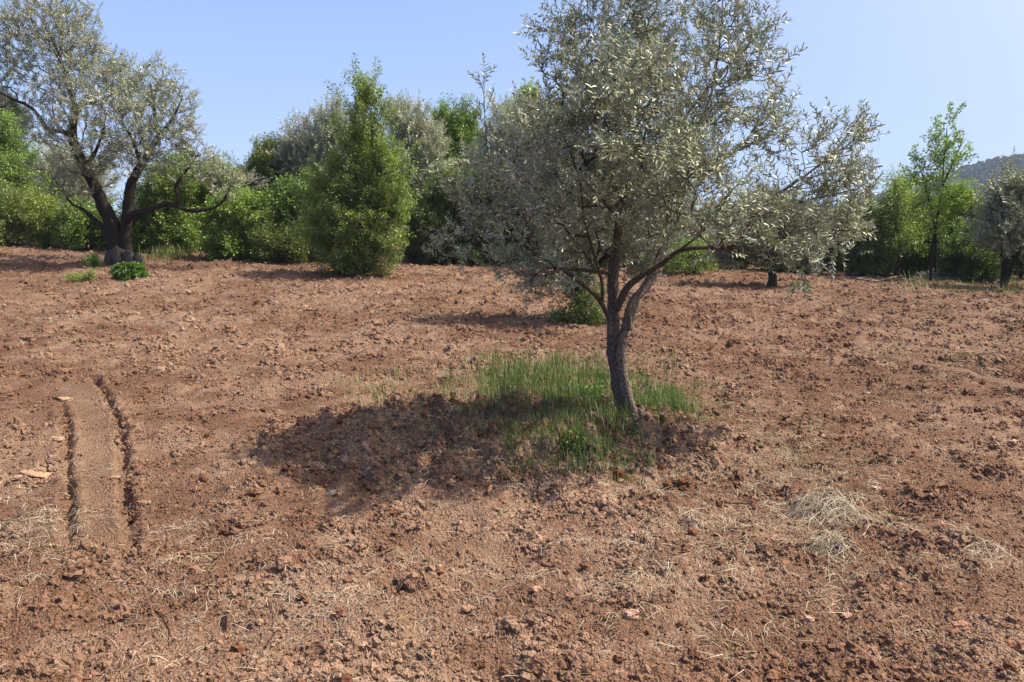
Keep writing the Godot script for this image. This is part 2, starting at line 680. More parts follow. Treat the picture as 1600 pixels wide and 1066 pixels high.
# a shrub or a background tree: stems fanning from its foot, sprays through its lobes
func shrub(called: String, label: String, category: String, foot: Vector3, lobes: Array, kind: String, mat: Material, sprays: int, size: float, o := {}) -> Node3D:
	rng.seed = hash(label)
	var t := thing(called, label, category, foot, o.get("group", ""))
	var f := Frame.new()
	f.add(foot + Vector3(0, -0.05, 0), -1, 0.001)
	var bark: Color = o.get("bark", Color(0.10, 0.085, 0.065))
	if o.has("trunk"):
		var last := 0
		for line in o.trunk:
			var pts := line_at(line.pts)
			if pts[0].distance_to(foot) < 1.0 and line.get("root", false):
				pts[0] = foot + Vector3(line.get("dx", 0.0), -0.06, 0)
			last = limb(f, t, "trunk" if line.get("root", false) else "limb", 0, pts, line.r0, line.r1, bark, 0.3)
	var goals := in_lobes(lobes, o.get("goals", 60), -0.9, 1.0, 0.6)
	grow(f, goals, o.get("balance", 0.45), o.get("step", 0.22))
	twigs(f, t, bark, o.get("tip", 0.004), 0.46, o.get("thick", 0.05))
	if not o.has("trunk") and category != "weeds":
		var b := Build.new()
		for k in 3:
			var a := rng.randf() * TAU
			var up := Vector3(cos(a) * 0.12, 0.4, sin(a) * 0.12)
			b.tube(PackedVector3Array([Vector3(cos(a) * 0.05, -0.05, sin(a) * 0.05), up * 0.6, up * 1.2]), PackedFloat32Array([0.04, 0.03, 0.02]), 7, bark)
		mesh_node("trunk", b.done(), M.bark, t)
	var pts := in_lobes(lobes, sprays, o.get("gap", -0.03), o.get("gap_size", 0.36), o.get("shell", 0.45))
	var shoots: int = o.get("shoots", sprays / 26)
	for k in shoots:
		var l: Array = lobes[rng.randi() % lobes.size()]
		var d := (rand_dir() + Vector3.UP * 0.55).normalized()
		var p: Vector3 = l[0] + d * l[1] * 0.85
		if p.y < foot.y + 0.5:
			continue
		d = (d + Vector3.UP * 0.5 + rand_dir() * 0.4).normalized()
		var reach: float = rng.randf_range(0.15, 0.55) * o.get("reach", 1.0)
		for j in int(reach / 0.075):
			pts.append(p + d * j * 0.085 + rand_dir() * 0.03)
	var where := []
	var tint := []
	var hue: Color = o.get("hue", Color.WHITE)
	var mid := Vector3.ZERO
	for q in lobes:
		mid += q[0]
	mid /= lobes.size()
	mid.y -= 0.5
	for p in pts:
		var dir: Vector3 = ((p - mid).normalized() * 0.7 + Vector3.UP * o.get("up", 0.45) + rand_dir() * 0.75).normalized()
		var tone := 1.0 + rng.randf_range(-0.2, 0.2) + 0.25 * n_gap.get_noise_3d(p.x * 1.5, p.y * 1.5 + 40.0, p.z * 1.5)
		where.append(Transform3D(aim(dir, rng.randf() * TAU, size * rng.randf_range(0.7, 1.3)), p - foot - dir * 0.08))
		tint.append(Color(hue.r * tone * rng.randf_range(0.9, 1.1), hue.g * tone, hue.b * tone))
	put_crown(t, kind, mat, where, tint)
	return t

func ground_under(px: float, depth: float) -> Vector3:
	var p := at(px, 420.0, depth)
	return Vector3(p.x, soil(p.x, p.z), p.z)

var n_bark := FastNoiseLite.new()


# ---------------------------------------------------------------- the scene
func _ready() -> void:
	# camera, sky, sun, exposure
	var cam := Camera3D.new()
	cam.name = "camera"
	cam.position = EYE
	cam.rotation.x = PITCH
	cam.fov = rad_to_deg(2.0 * atan(533.0 / FOCAL))
	cam.near = 0.05
	cam.far = 3000.0
	cam.current = true
	add_child(cam)
	var env := Environment.new()
	env.background_mode = Environment.BG_SKY
	env.tonemap_mode = Environment.TONE_MAPPER_LINEAR
	env.tonemap_exposure = 2.05
	env.sdfgi_enabled = true
	env.ssao_enabled = true
	env.ssil_enabled = true
	env.fog_enabled = true
	env.fog_density = 0.0003
	env.fog_light_color = Color(0.80, 0.88, 1.0)
	var sm := ProceduralSkyMaterial.new()
	sm.sky_top_color = Color(0.042, 0.118, 0.370).linear_to_srgb()
	sm.sky_horizon_color = Color(0.268, 0.366, 0.545).linear_to_srgb()
	sm.sky_curve = 0.33
	sm.ground_bottom_color = Color(0.30, 0.24, 0.20)
	sm.ground_horizon_color = Color(0.60, 0.66, 0.72)
	sm.sun_angle_max = 90.0
	sm.sun_curve = 0.57
	var sky := Sky.new()
	sky.sky_material = sm
	env.sky = sky
	var we := WorldEnvironment.new()
	we.name = "environment"
	we.environment = env
	add_child(we)
	var sun := DirectionalLight3D.new()
	sun.name = "sun"
	sun.light_color = Color(1.0, 0.955, 0.88)
	sun.light_energy = 1.55
	sun.light_angular_distance = 0.5
	sun.shadow_enabled = true
	add_child(sun)
	sun.look_at_from_position(Vector3(1.5, 2.2, -0.22) * 10.0, Vector3.ZERO)

	set_noise()
	make_materials()
	make_sprays()
	for q in [[155, 1000], [154, 880], [152, 800], [149, 730], [145, 680], [137, 640], [122, 600], [92, 560], [58, 520], [30, 490], [5, 462]]:
		var p := on_ground(q[0], q[1])
		track.append(Vector2(p.x, p.z))
	for q in [[206, 870], [200, 803], [194, 740], [191, 686], [180, 646], [162, 612], [147, 594]]:
		var p := on_ground(q[0], q[1])
		ruts[0].append(Vector2(p.x, p.z))
	for q in [[108, 846], [106, 800], [105, 760], [103, 722], [103, 673], [97, 637]]:
		var p := on_ground(q[0], q[1])
		ruts[1].append(Vector2(p.x, p.z))
	for q in [[1375, 522], [1342, 530], [1340, 541], [1370, 556], [1420, 569], [1480, 583], [1540, 596], [1640, 618]]:
		var p := on_ground(q[0], q[1])
		rut.append(Vector2(p.x, p.z))
	tree_at = on_ground(986, 660)
	make_ground()
	make_hill()
	make_front_olive()
	make_old_olive()
	make_thickets()
	make_litter()


func set_noise() -> void:
	for q in [[n_low, 1, 0.9, 3], [n_mid, 2, 4.2, 3], [n_row, 3, 1.0, 2], [n_fine, 5, 26.0, 2], [n_gap, 6, 1.0, 2], [n_bark, 7, 9.0, 3]]:
		var f: FastNoiseLite = q[0]
		f.seed = q[1]
		f.noise_type = FastNoiseLite.TYPE_SIMPLEX_SMOOTH
		f.frequency = q[2]
		f.fractal_octaves = q[3]
	for q in [[n_clod, 4, 13.0], [n_lump, 14, 4.6]]:
		var f: FastNoiseLite = q[0]
		f.seed = q[1]
		f.noise_type = FastNoiseLite.TYPE_CELLULAR
		f.frequency = q[2]
		f.fractal_octaves = 2
		f.cellular_return_type = FastNoiseLite.RETURN_DISTANCE
		f.cellular_jitter = 1.0


func steps(inner0: float, inner1: float, step: float, grow_: float, mid_: float, far_: float) -> PackedFloat32Array:
	# even steps from inner0 to inner1, then slowly longer ones to mid_, then long ones to far_
	var out := PackedFloat32Array()
	var x := inner0
	while x < inner1:
		out.append(x)
		x += step
	var s := step
	while x < mid_:
		out.append(x)
		s *= grow_
		x += s
	while x < far_:
		out.append(x)
		s *= 1.22
		x += s
	out.append(far_)
	return out

func soil_color(x: float, z: float) -> Color:
	var broad := n_low.get_noise_2d(x * 0.42 + 9.0, z * 0.42)
	var patch := n_mid.get_noise_2d(x * 0.45, z * 0.45 + 70.0)
	var speck := n_fine.get_noise_2d(x * 0.35 + 4.0, z * 0.35)
	var c := Color(0.268, 0.160, 0.106).lerp(Color(0.345, 0.222, 0.154), smoothstep(-0.3, 0.3, broad + 0.4 * patch))
	c = c.lerp(Color(0.400, 0.285, 0.205), 0.36 * smoothstep(0.08, 0.30, patch + 0.45 * broad + 0.25 * speck))
	c = c.lerp(Color(0.180, 0.098, 0.062), 0.34 * smoothstep(0.14, 0.34, -patch - 0.3 * broad + 0.35 * speck))
	if last_flat > 0.0:
		c = c.lerp(Color(0.375, 0.255, 0.175), last_flat * 0.6)
	return c

func make_ground() -> void:
	var zs := PackedFloat32Array()
	for v in [-60.0, -30.0, -14.0, -7.0, -3.5, -1.0, 0.4]:
		zs.append(v)
	zs.append_array(steps(1.3, 6.6, 0.0145, 1.0062, 27.0, 860.0))
	var right := steps(0.0, 3.6, 0.0145, 1.0082, 15.0, 860.0)
	var left := steps(0.0, 3.4, 0.0145, 1.0082, 15.0, 860.0)
	var xs := PackedFloat32Array()
	for k in range(left.size() - 1, 0, -1):
		xs.append(-left[k])
	xs.append_array(right)
	var w := xs.size()
	var h := zs.size()
	var v := PackedVector3Array()
	var c := PackedColorArray()
	v.resize(w * h)
	c.resize(w * h)
	var i := 0
	for r in h:
		var z := -zs[r]
		for k in w:
			var x := xs[k]
			v[i] = Vector3(x, soil(x, z), z)
			c[i] = soil_color(x, z)
			i += 1
	var n := PackedVector3Array()
	n.resize(w * h)
	i = 0
	for r in h:
		for k in w:
			var a := v[i - 1 if k > 0 else i]
			var b := v[i + 1 if k < w - 1 else i]
			var e := v[i - w if r > 0 else i]
			var f := v[i + w if r < h - 1 else i]
			n[i] = (b - a).cross(f - e).normalized()
			i += 1
	if n[w * 20 + 20].y < 0.0:
		for k in n.size():
			n[k] = -n[k]
	var ix := PackedInt32Array()
	ix.resize((w - 1) * (h - 1) * 6)
	var j := 0
	for r in h - 1:
		for k in w - 1:
			var q := r * w + k
			ix[j] = q
			ix[j + 1] = q + w
			ix[j + 2] = q + 1
			ix[j + 3] = q + 1
			ix[j + 4] = q + w
			ix[j + 5] = q + w + 1
			j += 6
	var arr := []
	arr.resize(Mesh.ARRAY_MAX)
	arr[Mesh.ARRAY_VERTEX] = v
	arr[Mesh.ARRAY_NORMAL] = n
	arr[Mesh.ARRAY_COLOR] = c
	arr[Mesh.ARRAY_INDEX] = ix
	var m := ArrayMesh.new()
	m.add_surface_from_arrays(Mesh.PRIMITIVE_TRIANGLES, arr)
	var g := mesh_node("ground", m, M.soil, self)
	tag(g, "tilled red brown soil of the olive grove with clods and wheel track", "ground", "", "structure")
	# the largest clods one by one
	rng.seed = 77
	var shapes := []
	for k in 6:
		shapes.append(lump_mesh(100 + k, Vector3(1.0, 0.75, 0.9), 0.75, 12))
	var tones := []
	for k in 4:
		var cm: StandardMaterial3D = M.clod.duplicate()
		cm.vertex_color_use_as_albedo = false
		cm.albedo_color = Color([0.20, 0.25, 0.29, 0.155][k], [0.098, 0.130, 0.158, 0.075][k], [0.056, 0.078, 0.098, 0.045][k]).linear_to_srgb()
		tones.append(cm)
	for k in 260:
		var z := -2.4 - 5.6 * pow(rng.randf(), 1.3)
		var x := rng.randf_range(-0.68, 0.68) * (-z + 0.3)
		var s := rng.randf_range(0.014, 0.03)
		if k < 90:
			z = -4.7 - 2.3 * rng.randf()
			x = rng.randf_range(-1.7, 1.4)
			s = rng.randf_range(0.02, 0.05)
		if track_dist(x, z) < 0.3 or Vector2(x - tree_at.x, z - tree_at.z).length() < 0.25:
			continue
		var y := soil(x, z)
		var o := mesh_node("clod", shapes[k % 6], tones[rng.randi() % 4], g)
		o.transform = Transform3D(Basis.from_euler(Vector3(rng.randf() * TAU, rng.randf() * TAU, rng.randf() * TAU)).scaled(Vector3.ONE * s), Vector3(x, y + s * 0.25, z))
	# crumbs beyond counting
	var xf := [[], [], []]
	var tint := [[], [], []]
	for k in 330000:
		var z := -2.1 - 7.5 * pow(rng.randf(), 1.35)
		if k > 175000:
			z = -rng.randf_range(8.0, 22.0)
		var x := rng.randf_range(-0.72, 0.72) * (-z + 0.4)
		var s := 0.0028 + 0.015 * pow(rng.randf(), 6.0)
		if k > 175000:
			s = 0.005 + 0.022 * pow(rng.randf(), 5.0)
		var y := soil(x, z)
		if last_flat > 0.4:
			if rng.randf() < 0.75:
				continue
			s *= 0.6
		if last_wild > 0.3:
			s *= 1.7
		else:
			var loose := n_low.get_noise_2d(x * 1.7 + 50.0, z * 1.7) + 0.4 * n_mid.get_noise_2d(x * 0.9, z * 0.9 + 33.0)
			if loose < 0.05 and rng.randf() < 0.5:
				continue
			s *= 0.85 + 2.2 * maxf(0.0, loose)
		var cc := soil_color(x, z) * rng.randf_range(0.72, 1.2)
		var b := Basis.from_euler(Vector3(rng.randf() * TAU, rng.randf() * TAU, rng.randf() * TAU)).scaled(Vector3.ONE * s)
		xf[k % 3].append(Transform3D(b, Vector3(x, y + s * 0.12, z)))
		tint[k % 3].append(cc)
	for k in 3:
		var o := scatter("soil_crumbs", lump_mesh(200 + k, Vector3(1.0, 0.8, 0.9), 0.8, 7), M.clod, xf[k], tint[k], g)
		o.set_meta("kind", "stuff")


# ---------------------------------------------------------------- far hill
func hill_top(px: float) -> float:
	# height of the wooded ridge above eye level, as a slope
	var pts := [[-4000, 0.0], [1100, -0.004], [1300, 0.006], [1400, 0.024], [1480, 0.048], [1540, 0.060], [1600, 0.067], [1750, 0.085], [2000, 0.10], [2500, 0.09], [4000, 0.03]]
	for k in pts.size() - 1:
		if px < pts[k + 1][0]:
			return lerpf(pts[k][1], pts[k + 1][1], smoothstep(pts[k][0], pts[k + 1][0], px))
	return 0.0

func make_hill() -> void:
	rng.seed = 5
	for part in 2:
		var D := 640.0 if part == 0 else 820.0
		var b := Build.new()
		var cols := 120
		var rows_ := 14
		var col := Color(0.030, 0.042, 0.022) if part == 0 else Color(0.17, 0.20, 0.10)
		for r in rows_:
			for k in cols:
				var px := lerpf(900.0, 2600.0, k / (cols - 1.0))
				var t := r / (rows_ - 1.0)
				var depth := D - D * 0.4 + D * 0.4 * t if t <= 1.0 else D
				var x := (px - 800.0) / FOCAL * D
				var top := maxf(0.0, hill_top(px) if part == 0 else hill_top(px + 55.0) * 0.985 + 0.001) * D + EYE.y
				var y := top * pow(sin(minf(t, 1.0) * PI * 0.5), 1.2) - 0.5 + n_low.get_noise_2d(x * 0.02, depth * 0.02) * 2.0 * t
				b.vert(Vector3(x, y, -depth), Vector3.UP, col)
		for k in cols:
			b.vert(b.v[(rows_ - 1) * cols + k] + Vector3(0, -50, -200), Vector3.UP, col)
		for r in rows_:
			for k in cols - 1:
				var i := r * cols + k
				b.tri(i, i + 1, i + cols)
				b.tri(i + 1, i + cols + 1, i + cols)
		var o := mesh_node("hill", b.done(), M.twig, self)
		tag(o, "wooded blue green hill beyond the right end of the grove" if part == 0 else "paler grassy ridge behind the wooded hill", "hill", "", "structure")
		if part == 1:
			continue
		# the wood on it
		var tree := lump_mesh(301, Vector3(1.0, 1.35, 1.0), 1.0, 14, 0.0, true)
		var xf := []
		var tint := []
		for k in 9000:
			var px := rng.randf_range(1250.0, 1900.0)
			var t := pow(rng.randf(), 0.8)
			var r := t * (rows_ - 1)
			var kk := (px - 900.0) / 1700.0 * (cols - 1)
			var i := int(r) * cols + int(kk)
			var p := b.v[i].lerp(b.v[i + cols], r - int(r)) + (b.v[i + 1] - b.v[i]) * (kk - int(kk))
			var s := rng.randf_range(1.5, 3.0)
			xf.append(Transform3D(Basis(Vector3.UP, rng.randf() * TAU).scaled(Vector3(s, s * rng.randf_range(0.9, 1.4), s)), p + Vector3.UP * s * 0.7))
			tint.append(Color(0.020, 0.032, 0.020) * rng.randf_range(0.5, 1.5))
		var wood := scatter("far_pine_wood", tree, M.twig, xf, tint, self)
		tag(wood, "dark pine wood covering the far hill", "wood", "", "stuff")


# ---------------------------------------------------------------- the young olive in front
func make_front_olive() -> void:
	rng.seed = 41
	var Z := -tree_at.z
	var t := thing("olive_tree", "young olive tree with grey forked trunk standing alone in front", "tree", tree_at, "olive trees of the grove")
	var f := Frame.new()
	var bark := Color(0.225, 0.195, 0.165)
	f.add(tree_at + Vector3(0, -0.05, 0), -1, 0.1)
	# the trunk: two stems grown together, with a knobbly foot
	var b := Build.new()
	var stems := [
		[[[990, 676, 0.0], [984, 655, 0.0], [971, 620, 0.0], [962, 575, 0.0], [958, 530, 0.0], [959, 490, 0.0], [958, 440, 0.0], [961, 400, 0.0], [966, 355, -0.02], [971, 310, -0.02]], 0.056, 0.034],
		[[[996, 674, 0.03], [990, 650, 0.03], [979, 615, 0.03], [972, 575, 0.03], [971, 540, 0.02], [979, 508, 0.0], [990, 474, -0.06], [1003, 455, -0.10], [1021, 430, -0.16], [1031, 402, -0.24], [1040, 370, -0.32]], 0.043, 0.030],
	]
	var tops := []
	for s in stems:
		var pts := PackedVector3Array()
		for q in s[0]:
			pts.append(at(q[0], q[1], Z - q[2]))
		var fine := smooth_line(pts, 0.012)
		var rad := PackedFloat32Array()
		var local := PackedVector3Array()
		var prev := 0
		for k in fine.size():
			var u := float(k) / (fine.size() - 1)
			var r := lerpf(s[1], s[2], pow(u, 0.7))
			r *= (1.0 + 0.85 * exp(-maxf(0.0, fine[k].y - tree_at.y) / 0.07)) * (1.0 + 0.16 * n_bark.get_noise_1d(fine[k].y * 0.8 + s[1] * 90.0))
			rad.append(r)
			local.append(fine[k] - t.position)
			if k % 8 == 0 and u > 0.4:
				prev = f.add(fine[k], prev, r)
		tops.append(prev)
		b.tube(local, rad, 26, bark * (1.0 if s[1] > 0.05 else 1.5), n_bark, 0.42)
	for q in [[988, 656, 0.07, 0.062], [1003, 662, 0.06, 0.048], [972, 664, 0.06, 0.05], [999, 648, 0.03, 0.05], [966, 548, 0.045, 0.022], [984, 500, 0.03, 0.02], [953, 505, 0.03, 0.02]]:
		var p := at(q[0], q[1], Z - q[2]) - t.position
		b.tube(PackedVector3Array([p + Vector3(0, -0.08, 0), p + Vector3(0, -0.03, 0.0), p + Vector3(0.0, 0.02, 0), p + Vector3(-0.01, 0.045, 0)]), PackedFloat32Array([q[3] * 1.1, q[3], q[3] * 0.75, q[3] * 0.3]), 16, Color(0.30, 0.275, 0.245), n_bark, 0.8)
	mesh_node("trunk", b.done(), M.bark, t)
	# limbs: [start node is found by nearness], px, py, towards the viewer in metres
	var limbs := [
		[[[964, 484, 0.03], [979, 451, 0.10], [1004, 430, 0.16], [1034, 412, 0.22], [1063, 391, 0.28], [1101, 387, 0.34], [1143, 390, 0.40], [1172, 398, 0.44], [1200, 405, 0.48], [1240, 412, 0.50], [1268, 428, 0.50]], 0.030, 0.006],
		[[[1104, 387, 0.34], [1128, 385, 0.40], [1148, 380, 0.44], [1166, 352, 0.40], [1190, 325, 0.36], [1225, 297, 0.30], [1272, 264, 0.22], [1312, 227, 0.14], [1347, 178, 0.1]], 0.019, 0.004],
		[[[1150, 380, 0.44], [1190, 368, 0.3], [1240, 350, 0.1], [1290, 335, -0.1], [1330, 325, -0.25]], 0.012, 0.004],
		[[[952, 498, 0.04], [936, 468, 0.12], [911, 445, 0.2], [886, 426, 0.26], [860, 410, 0.3], [833, 394, 0.3], [806, 376, 0.3], [774, 373, 0.3], [742, 382, 0.3], [712, 396, 0.3]], 0.022, 0.004],
		[[[955, 428, 0.02], [930, 424, 0.08], [900, 421, 0.12], [876, 420, 0.16], [846, 400, 0.22], [800, 350, 0.24], [765, 325, 0.24], [740, 300, 0.24]], 0.017, 0.004],
		[[[941, 474, 0.1], [940, 440, 0.22], [927, 394, 0.3], [912, 340, 0.36], [905, 280, 0.42], [880, 210, 0.46], [860, 160, 0.5]], 0.013, 0.004],
		[[[970, 312, 0.02], [962, 280, 0.06], [950, 235, 0.1], [935, 170, 0.14], [905, 110, 0.16], [880, 60, 0.18]], 0.024, 0.004],
		[[[971, 310, 0.02], [984, 292, 0.0], [998, 272, -0.04], [1002, 220, -0.08], [990, 150, -0.1], [985, 80, -0.1], [995, 0, -0.1], [1000, -70, -0.1]], 0.026, 0.005],
		[[[998, 272, -0.04], [1030, 235, 0.1], [1065, 190, 0.2], [1100, 145, 0.2], [1140, 100, 0.2], [1175, 65, 0.2], [1205, 40, 0.2]], 0.017, 0.003],
		[[[1040, 372, -0.32], [1046, 330, -0.4], [1052, 290, -0.5], [1075, 230, -0.5], [1110, 150, -0.45], [1125, 60, -0.4], [1130, -10, -0.4]], 0.026, 0.004],
		[[[1046, 330, -0.4], [1085, 290, -0.7], [1130, 250, -0.8], [1170, 215, -0.8], [1225, 180, -0.8]], 0.015, 0.003],
		[[[967, 345, 0.0], [940, 310, -0.25], [900, 270, -0.45], [860, 230, -0.6], [820, 200, -0.7]], 0.016, 0.004],
		[[[985, 292, 0.0], [1000, 250, 0.35], [1010, 200, 0.6], [1030, 150, 0.75]], 0.014, 0.004],
		[[[800, 350, 0.24], [778, 300, 0.2], [764, 250, 0.2], [758, 190, 0.2], [756, 118, 0.2]], 0.006, 0.002],
		[[[1034, 412, 0.22], [1070, 385, 0.5], [1110, 350, 0.7], [1140, 300, 0.85]], 0.012, 0.004],
	]
	for q in limbs:
		var pts := PackedVector3Array()
		for s in q[0]:
			pts.append(at(s[0], s[1], Z - s[2]))
		var from := 0
		var best := 1e9
		for k in f.pos.size():
			var d := f.pos[k].distance_to(pts[0])
			if d < best:
				best = d
				from = k
		limb(f, t, "limb", from, pts, q[1], q[2], bark * 0.9, 0.28)
	var lobes := lobes_at([
		[965, 240, 150, 0.1], [1065, 250, 70, 0.85], [960, 190, 75, 0.95], [1010, 130, 60, 0.8], [950, 95, 105, 0.1], [985, 0, 85, -0.1], [1000, -60, 70, -0.1], [885, 105, 52, 0.2], [872, 50, 30, 0.2], [850, 190, 62, -0.5], [905, 180, 80, 0.45], [970, 160, 90, 0.6], [1010, 90, 70, -0.5],
		[1100, 140, 75, 0.1], [1145, 60, 50, -0.2], [1180, 105, 45, 0.2], [1195, 195, 52, -0.7], [1125, 10, 45, -0.4], [1080, 215, 80, -0.4], [1060, 90, 30, -0.3],
		[1290, 245, 58, 0.2], [1340, 215, 28, 0.1], [1300, 310, 66, 0.1], [1230, 330, 72, 0.1], [1250, 395, 42, 0.45], [1266, 432, 22, 0.5], [1335, 290, 36, -0.2], [1318, 372, 44, -0.2], [1180, 350, 50, 0.4],
		[1125, 330, 70, 0.75], [1050, 300, 90, 0.7], [1040, 250, 80, -0.6], [1000, 340, 70, -0.6],
		[800, 275, 62, -0.3], [762, 330, 58, 0.2], [722, 372, 36, 0.3], [735, 295, 34, 0.2], [800, 350, 62, 0.3], [850, 325, 78, 0.5], [848, 425, 42, 0.3], [795, 402, 34, 0.3], [900, 390, 50, -0.5], [685, 385, 24, 0.3], [920, 310, 80, -0.5]], Z - 0.2, 0.8)
	var goals := in_lobes(lobes, 3100, -0.09, 0.24, 0.5)
	for k in 26:
		goals.append(at(757 + rng.randfn() * 5.0, lerpf(112, 260, rng.randf()), Z - 0.2))
	grow(f, goals, 0.22, 0.10)
	var load_ := twigs(f, t, Color(0.135, 0.115, 0.09), 0.0020, 0.45, 0.02)
	leafy(f, t, load_, "olive", M.olive, 4, 0.85, 0.68, 0.36, Color(1.25, 1.22, 1.18), 0.24, 2)


# ---------------------------------------------------------------- the old olive at the back
func make_old_olive() -> void:
	rng.seed = 43
	var D := 17.0
	var foot := on_ground(191, 413)
	D = -foot.z
	var t := thing("olive_tree", "old olive tree with thick dark twin trunk at the edge of the field", "tree", foot, "olive trees of the grove")
	var f := Frame.new()
	f.add(foot, -1, 0.3)
	var bark := Color(0.085, 0.070, 0.058)
	var b := Build.new()
	for s in [[[[186, 420], [184, 400], [180, 375], [174, 350], [160, 318], [146, 288], [133, 262]], 0.20, 0.11], [[[196, 420], [196, 400], [196, 375], [197, 350], [200, 318], [206, 285], [222, 255]], 0.165, 0.085], [[[178, 418], [176, 398], [172, 375], [160, 356], [146, 342]], 0.13, 0.05]]:
		var pts := PackedVector3Array()
		for q in s[0]:
			pts.append(at(q[0], q[1], D + (q[0] - 190) * 0.002))
		var fine := smooth_line(pts, 0.05)
		var rad := PackedFloat32Array()
		var local := PackedVector3Array()
		var prev := 0
		for k in fine.size():
			var u := float(k) / (fine.size() - 1)
			rad.append(lerpf(s[1], s[2], pow(u, 0.6)) * (1.0 + 0.5 * exp(-maxf(0.0, fine[k].y - foot.y) / 0.16)))
			local.append(fine[k] - foot)
			if k % 4 == 0 and u > 0.3:
				prev = f.add(fine[k], prev, rad[k])
		b.tube(local, rad, 24, bark, n_bark, 0.4)
	for q in [[183, 398, 0.24], [201, 404, 0.18], [215, 408, 0.14], [174, 408, 0.16]]:
		var p := at(q[0], q[1], D - 0.2) - foot
		b.tube(PackedVector3Array([p + Vector3(0, -0.25, 0), p, p + Vector3(0, 0.1, 0), p + Vector3(0, 0.17, 0)]), PackedFloat32Array([q[2] * 1.0, q[2] * 0.85, q[2] * 0.6, q[2] * 0.2]), 20, Color(0.25, 0.225, 0.20), n_bark, 1.0)
	mesh_node("trunk", b.done(), M.bark, t)
	for q in [
		[[[134, 264, 0], [125, 245, 0.1], [113, 215, 0.1], [116, 180, 0.0], [113, 150, 0.0], [100, 110, 0.1], [85, 70, 0.1], [70, 40, 0]], 0.12, 0.02],
		[[[110, 212, 0.1], [92, 204, 0.2], [78, 206, 0.3], [66, 190, 0.3], [48, 168, 0.3], [20, 155, 0.3], [-10, 140, 0.3]], 0.06, 0.015],
		[[[116, 190, 0], [126, 165, -0.3], [145, 160, -0.5], [170, 150, -0.7], [195, 130, -0.8]], 0.06, 0.015],
		[[[222, 255, 0], [235, 235, 0.1], [247, 212, 0.1], [243, 190, 0.1], [240, 165, 0.1], [235, 130, 0]], 0.09, 0.015],
		[[[246, 214, 0.1], [262, 195, 0.2], [275, 175, 0.3], [285, 150, 0.3]], 0.05, 0.012],
		[[[198, 345, 0.1], [206, 336, 0.2], [222, 330, 0.3], [240, 324, 0.3], [262, 318, 0.3], [278, 323, 0.3], [295, 329, 0.3], [320, 328, 0.3], [345, 318, 0.2], [360, 290, 0.1]], 0.085, 0.02],
		[[[278, 320, 0.3], [277, 305, 0.3], [275, 290, 0.3], [295, 262, 0.3], [310, 240, 0.3]], 0.05, 0.012],
		[[[146, 342, 0.0], [130, 328, 0.1], [112, 318, 0.2], [98, 300, 0.3]], 0.05, 0.014],
		[[[222, 258, 0.0], [214, 240, 0.5], [205, 215, 0.8], [190, 190, 1.0]], 0.06, 0.014],
		[[[133, 262, 0.0], [150, 235, 0.6], [160, 205, 0.9], [165, 180, 1.0]], 0.06, 0.014],
	]:
		var pts := PackedVector3Array()
		for s in q[0]:
			pts.append(at(s[0], s[1], D - s[2]))
		var from := 0
		var best := 1e9
		for k in f.pos.size():
			var d := f.pos[k].distance_to(pts[0])
			if d < best:
				best = d
				from = k
		limb(f, t, "limb", from, pts, q[1], q[2], bark, 0.3)
	var lobes := lobes_at([[80, 60, 62, 0.2], [55, 20, 45, 0], [110, 30, 40, -0.2], [25, 60, 50, 0.2], [110, 110, 60, 0.4], [20, 125, 42, 0.3], [-25, 100, 50, 0.2], [150, 90, 40, -0.3], [165, 125, 45, -0.6], [110, 170, 50, 0.8], [60, 190, 34, 0.5],
		[175, 165, 55, 0.9], [210, 135, 42, -0.4], [245, 140, 42, 0.2], [278, 165, 30, 0.4], [255, 190, 45, 0.4], [215, 200, 48, 0.9], [165, 215, 50, 0.9], [120, 240, 45, 0.7], [285, 215, 28, 0.5], [275, 250, 38, 0.2], [230, 245, 38, 0.5],
		[310, 265, 36, 0.3], [345, 270, 34, 0.2], [380, 282, 30, 0.2], [360, 300, 28, 0.3], [310, 240, 22, 0.3], [110, 285, 36, 0.4], [85, 270, 30, 0.3], [150, 270, 36, -0.8], [300, 215, 16, 0.2], [195, 250, 34, -0.9]], D, 1.0)
	var goals := in_lobes(lobes, 2700, -0.18, 0.42, 0.5)
	grow(f, goals, 0.25, 0.17)
	var load_ := twigs(f, t, bark * 1.1, 0.0034, 0.45, 0.04)
	leafy(f, t, load_, "olive", M.olive, 7, 0.95, 0.95, 0.3, Color(1.28, 1.25, 1.24), 0.22, 3)


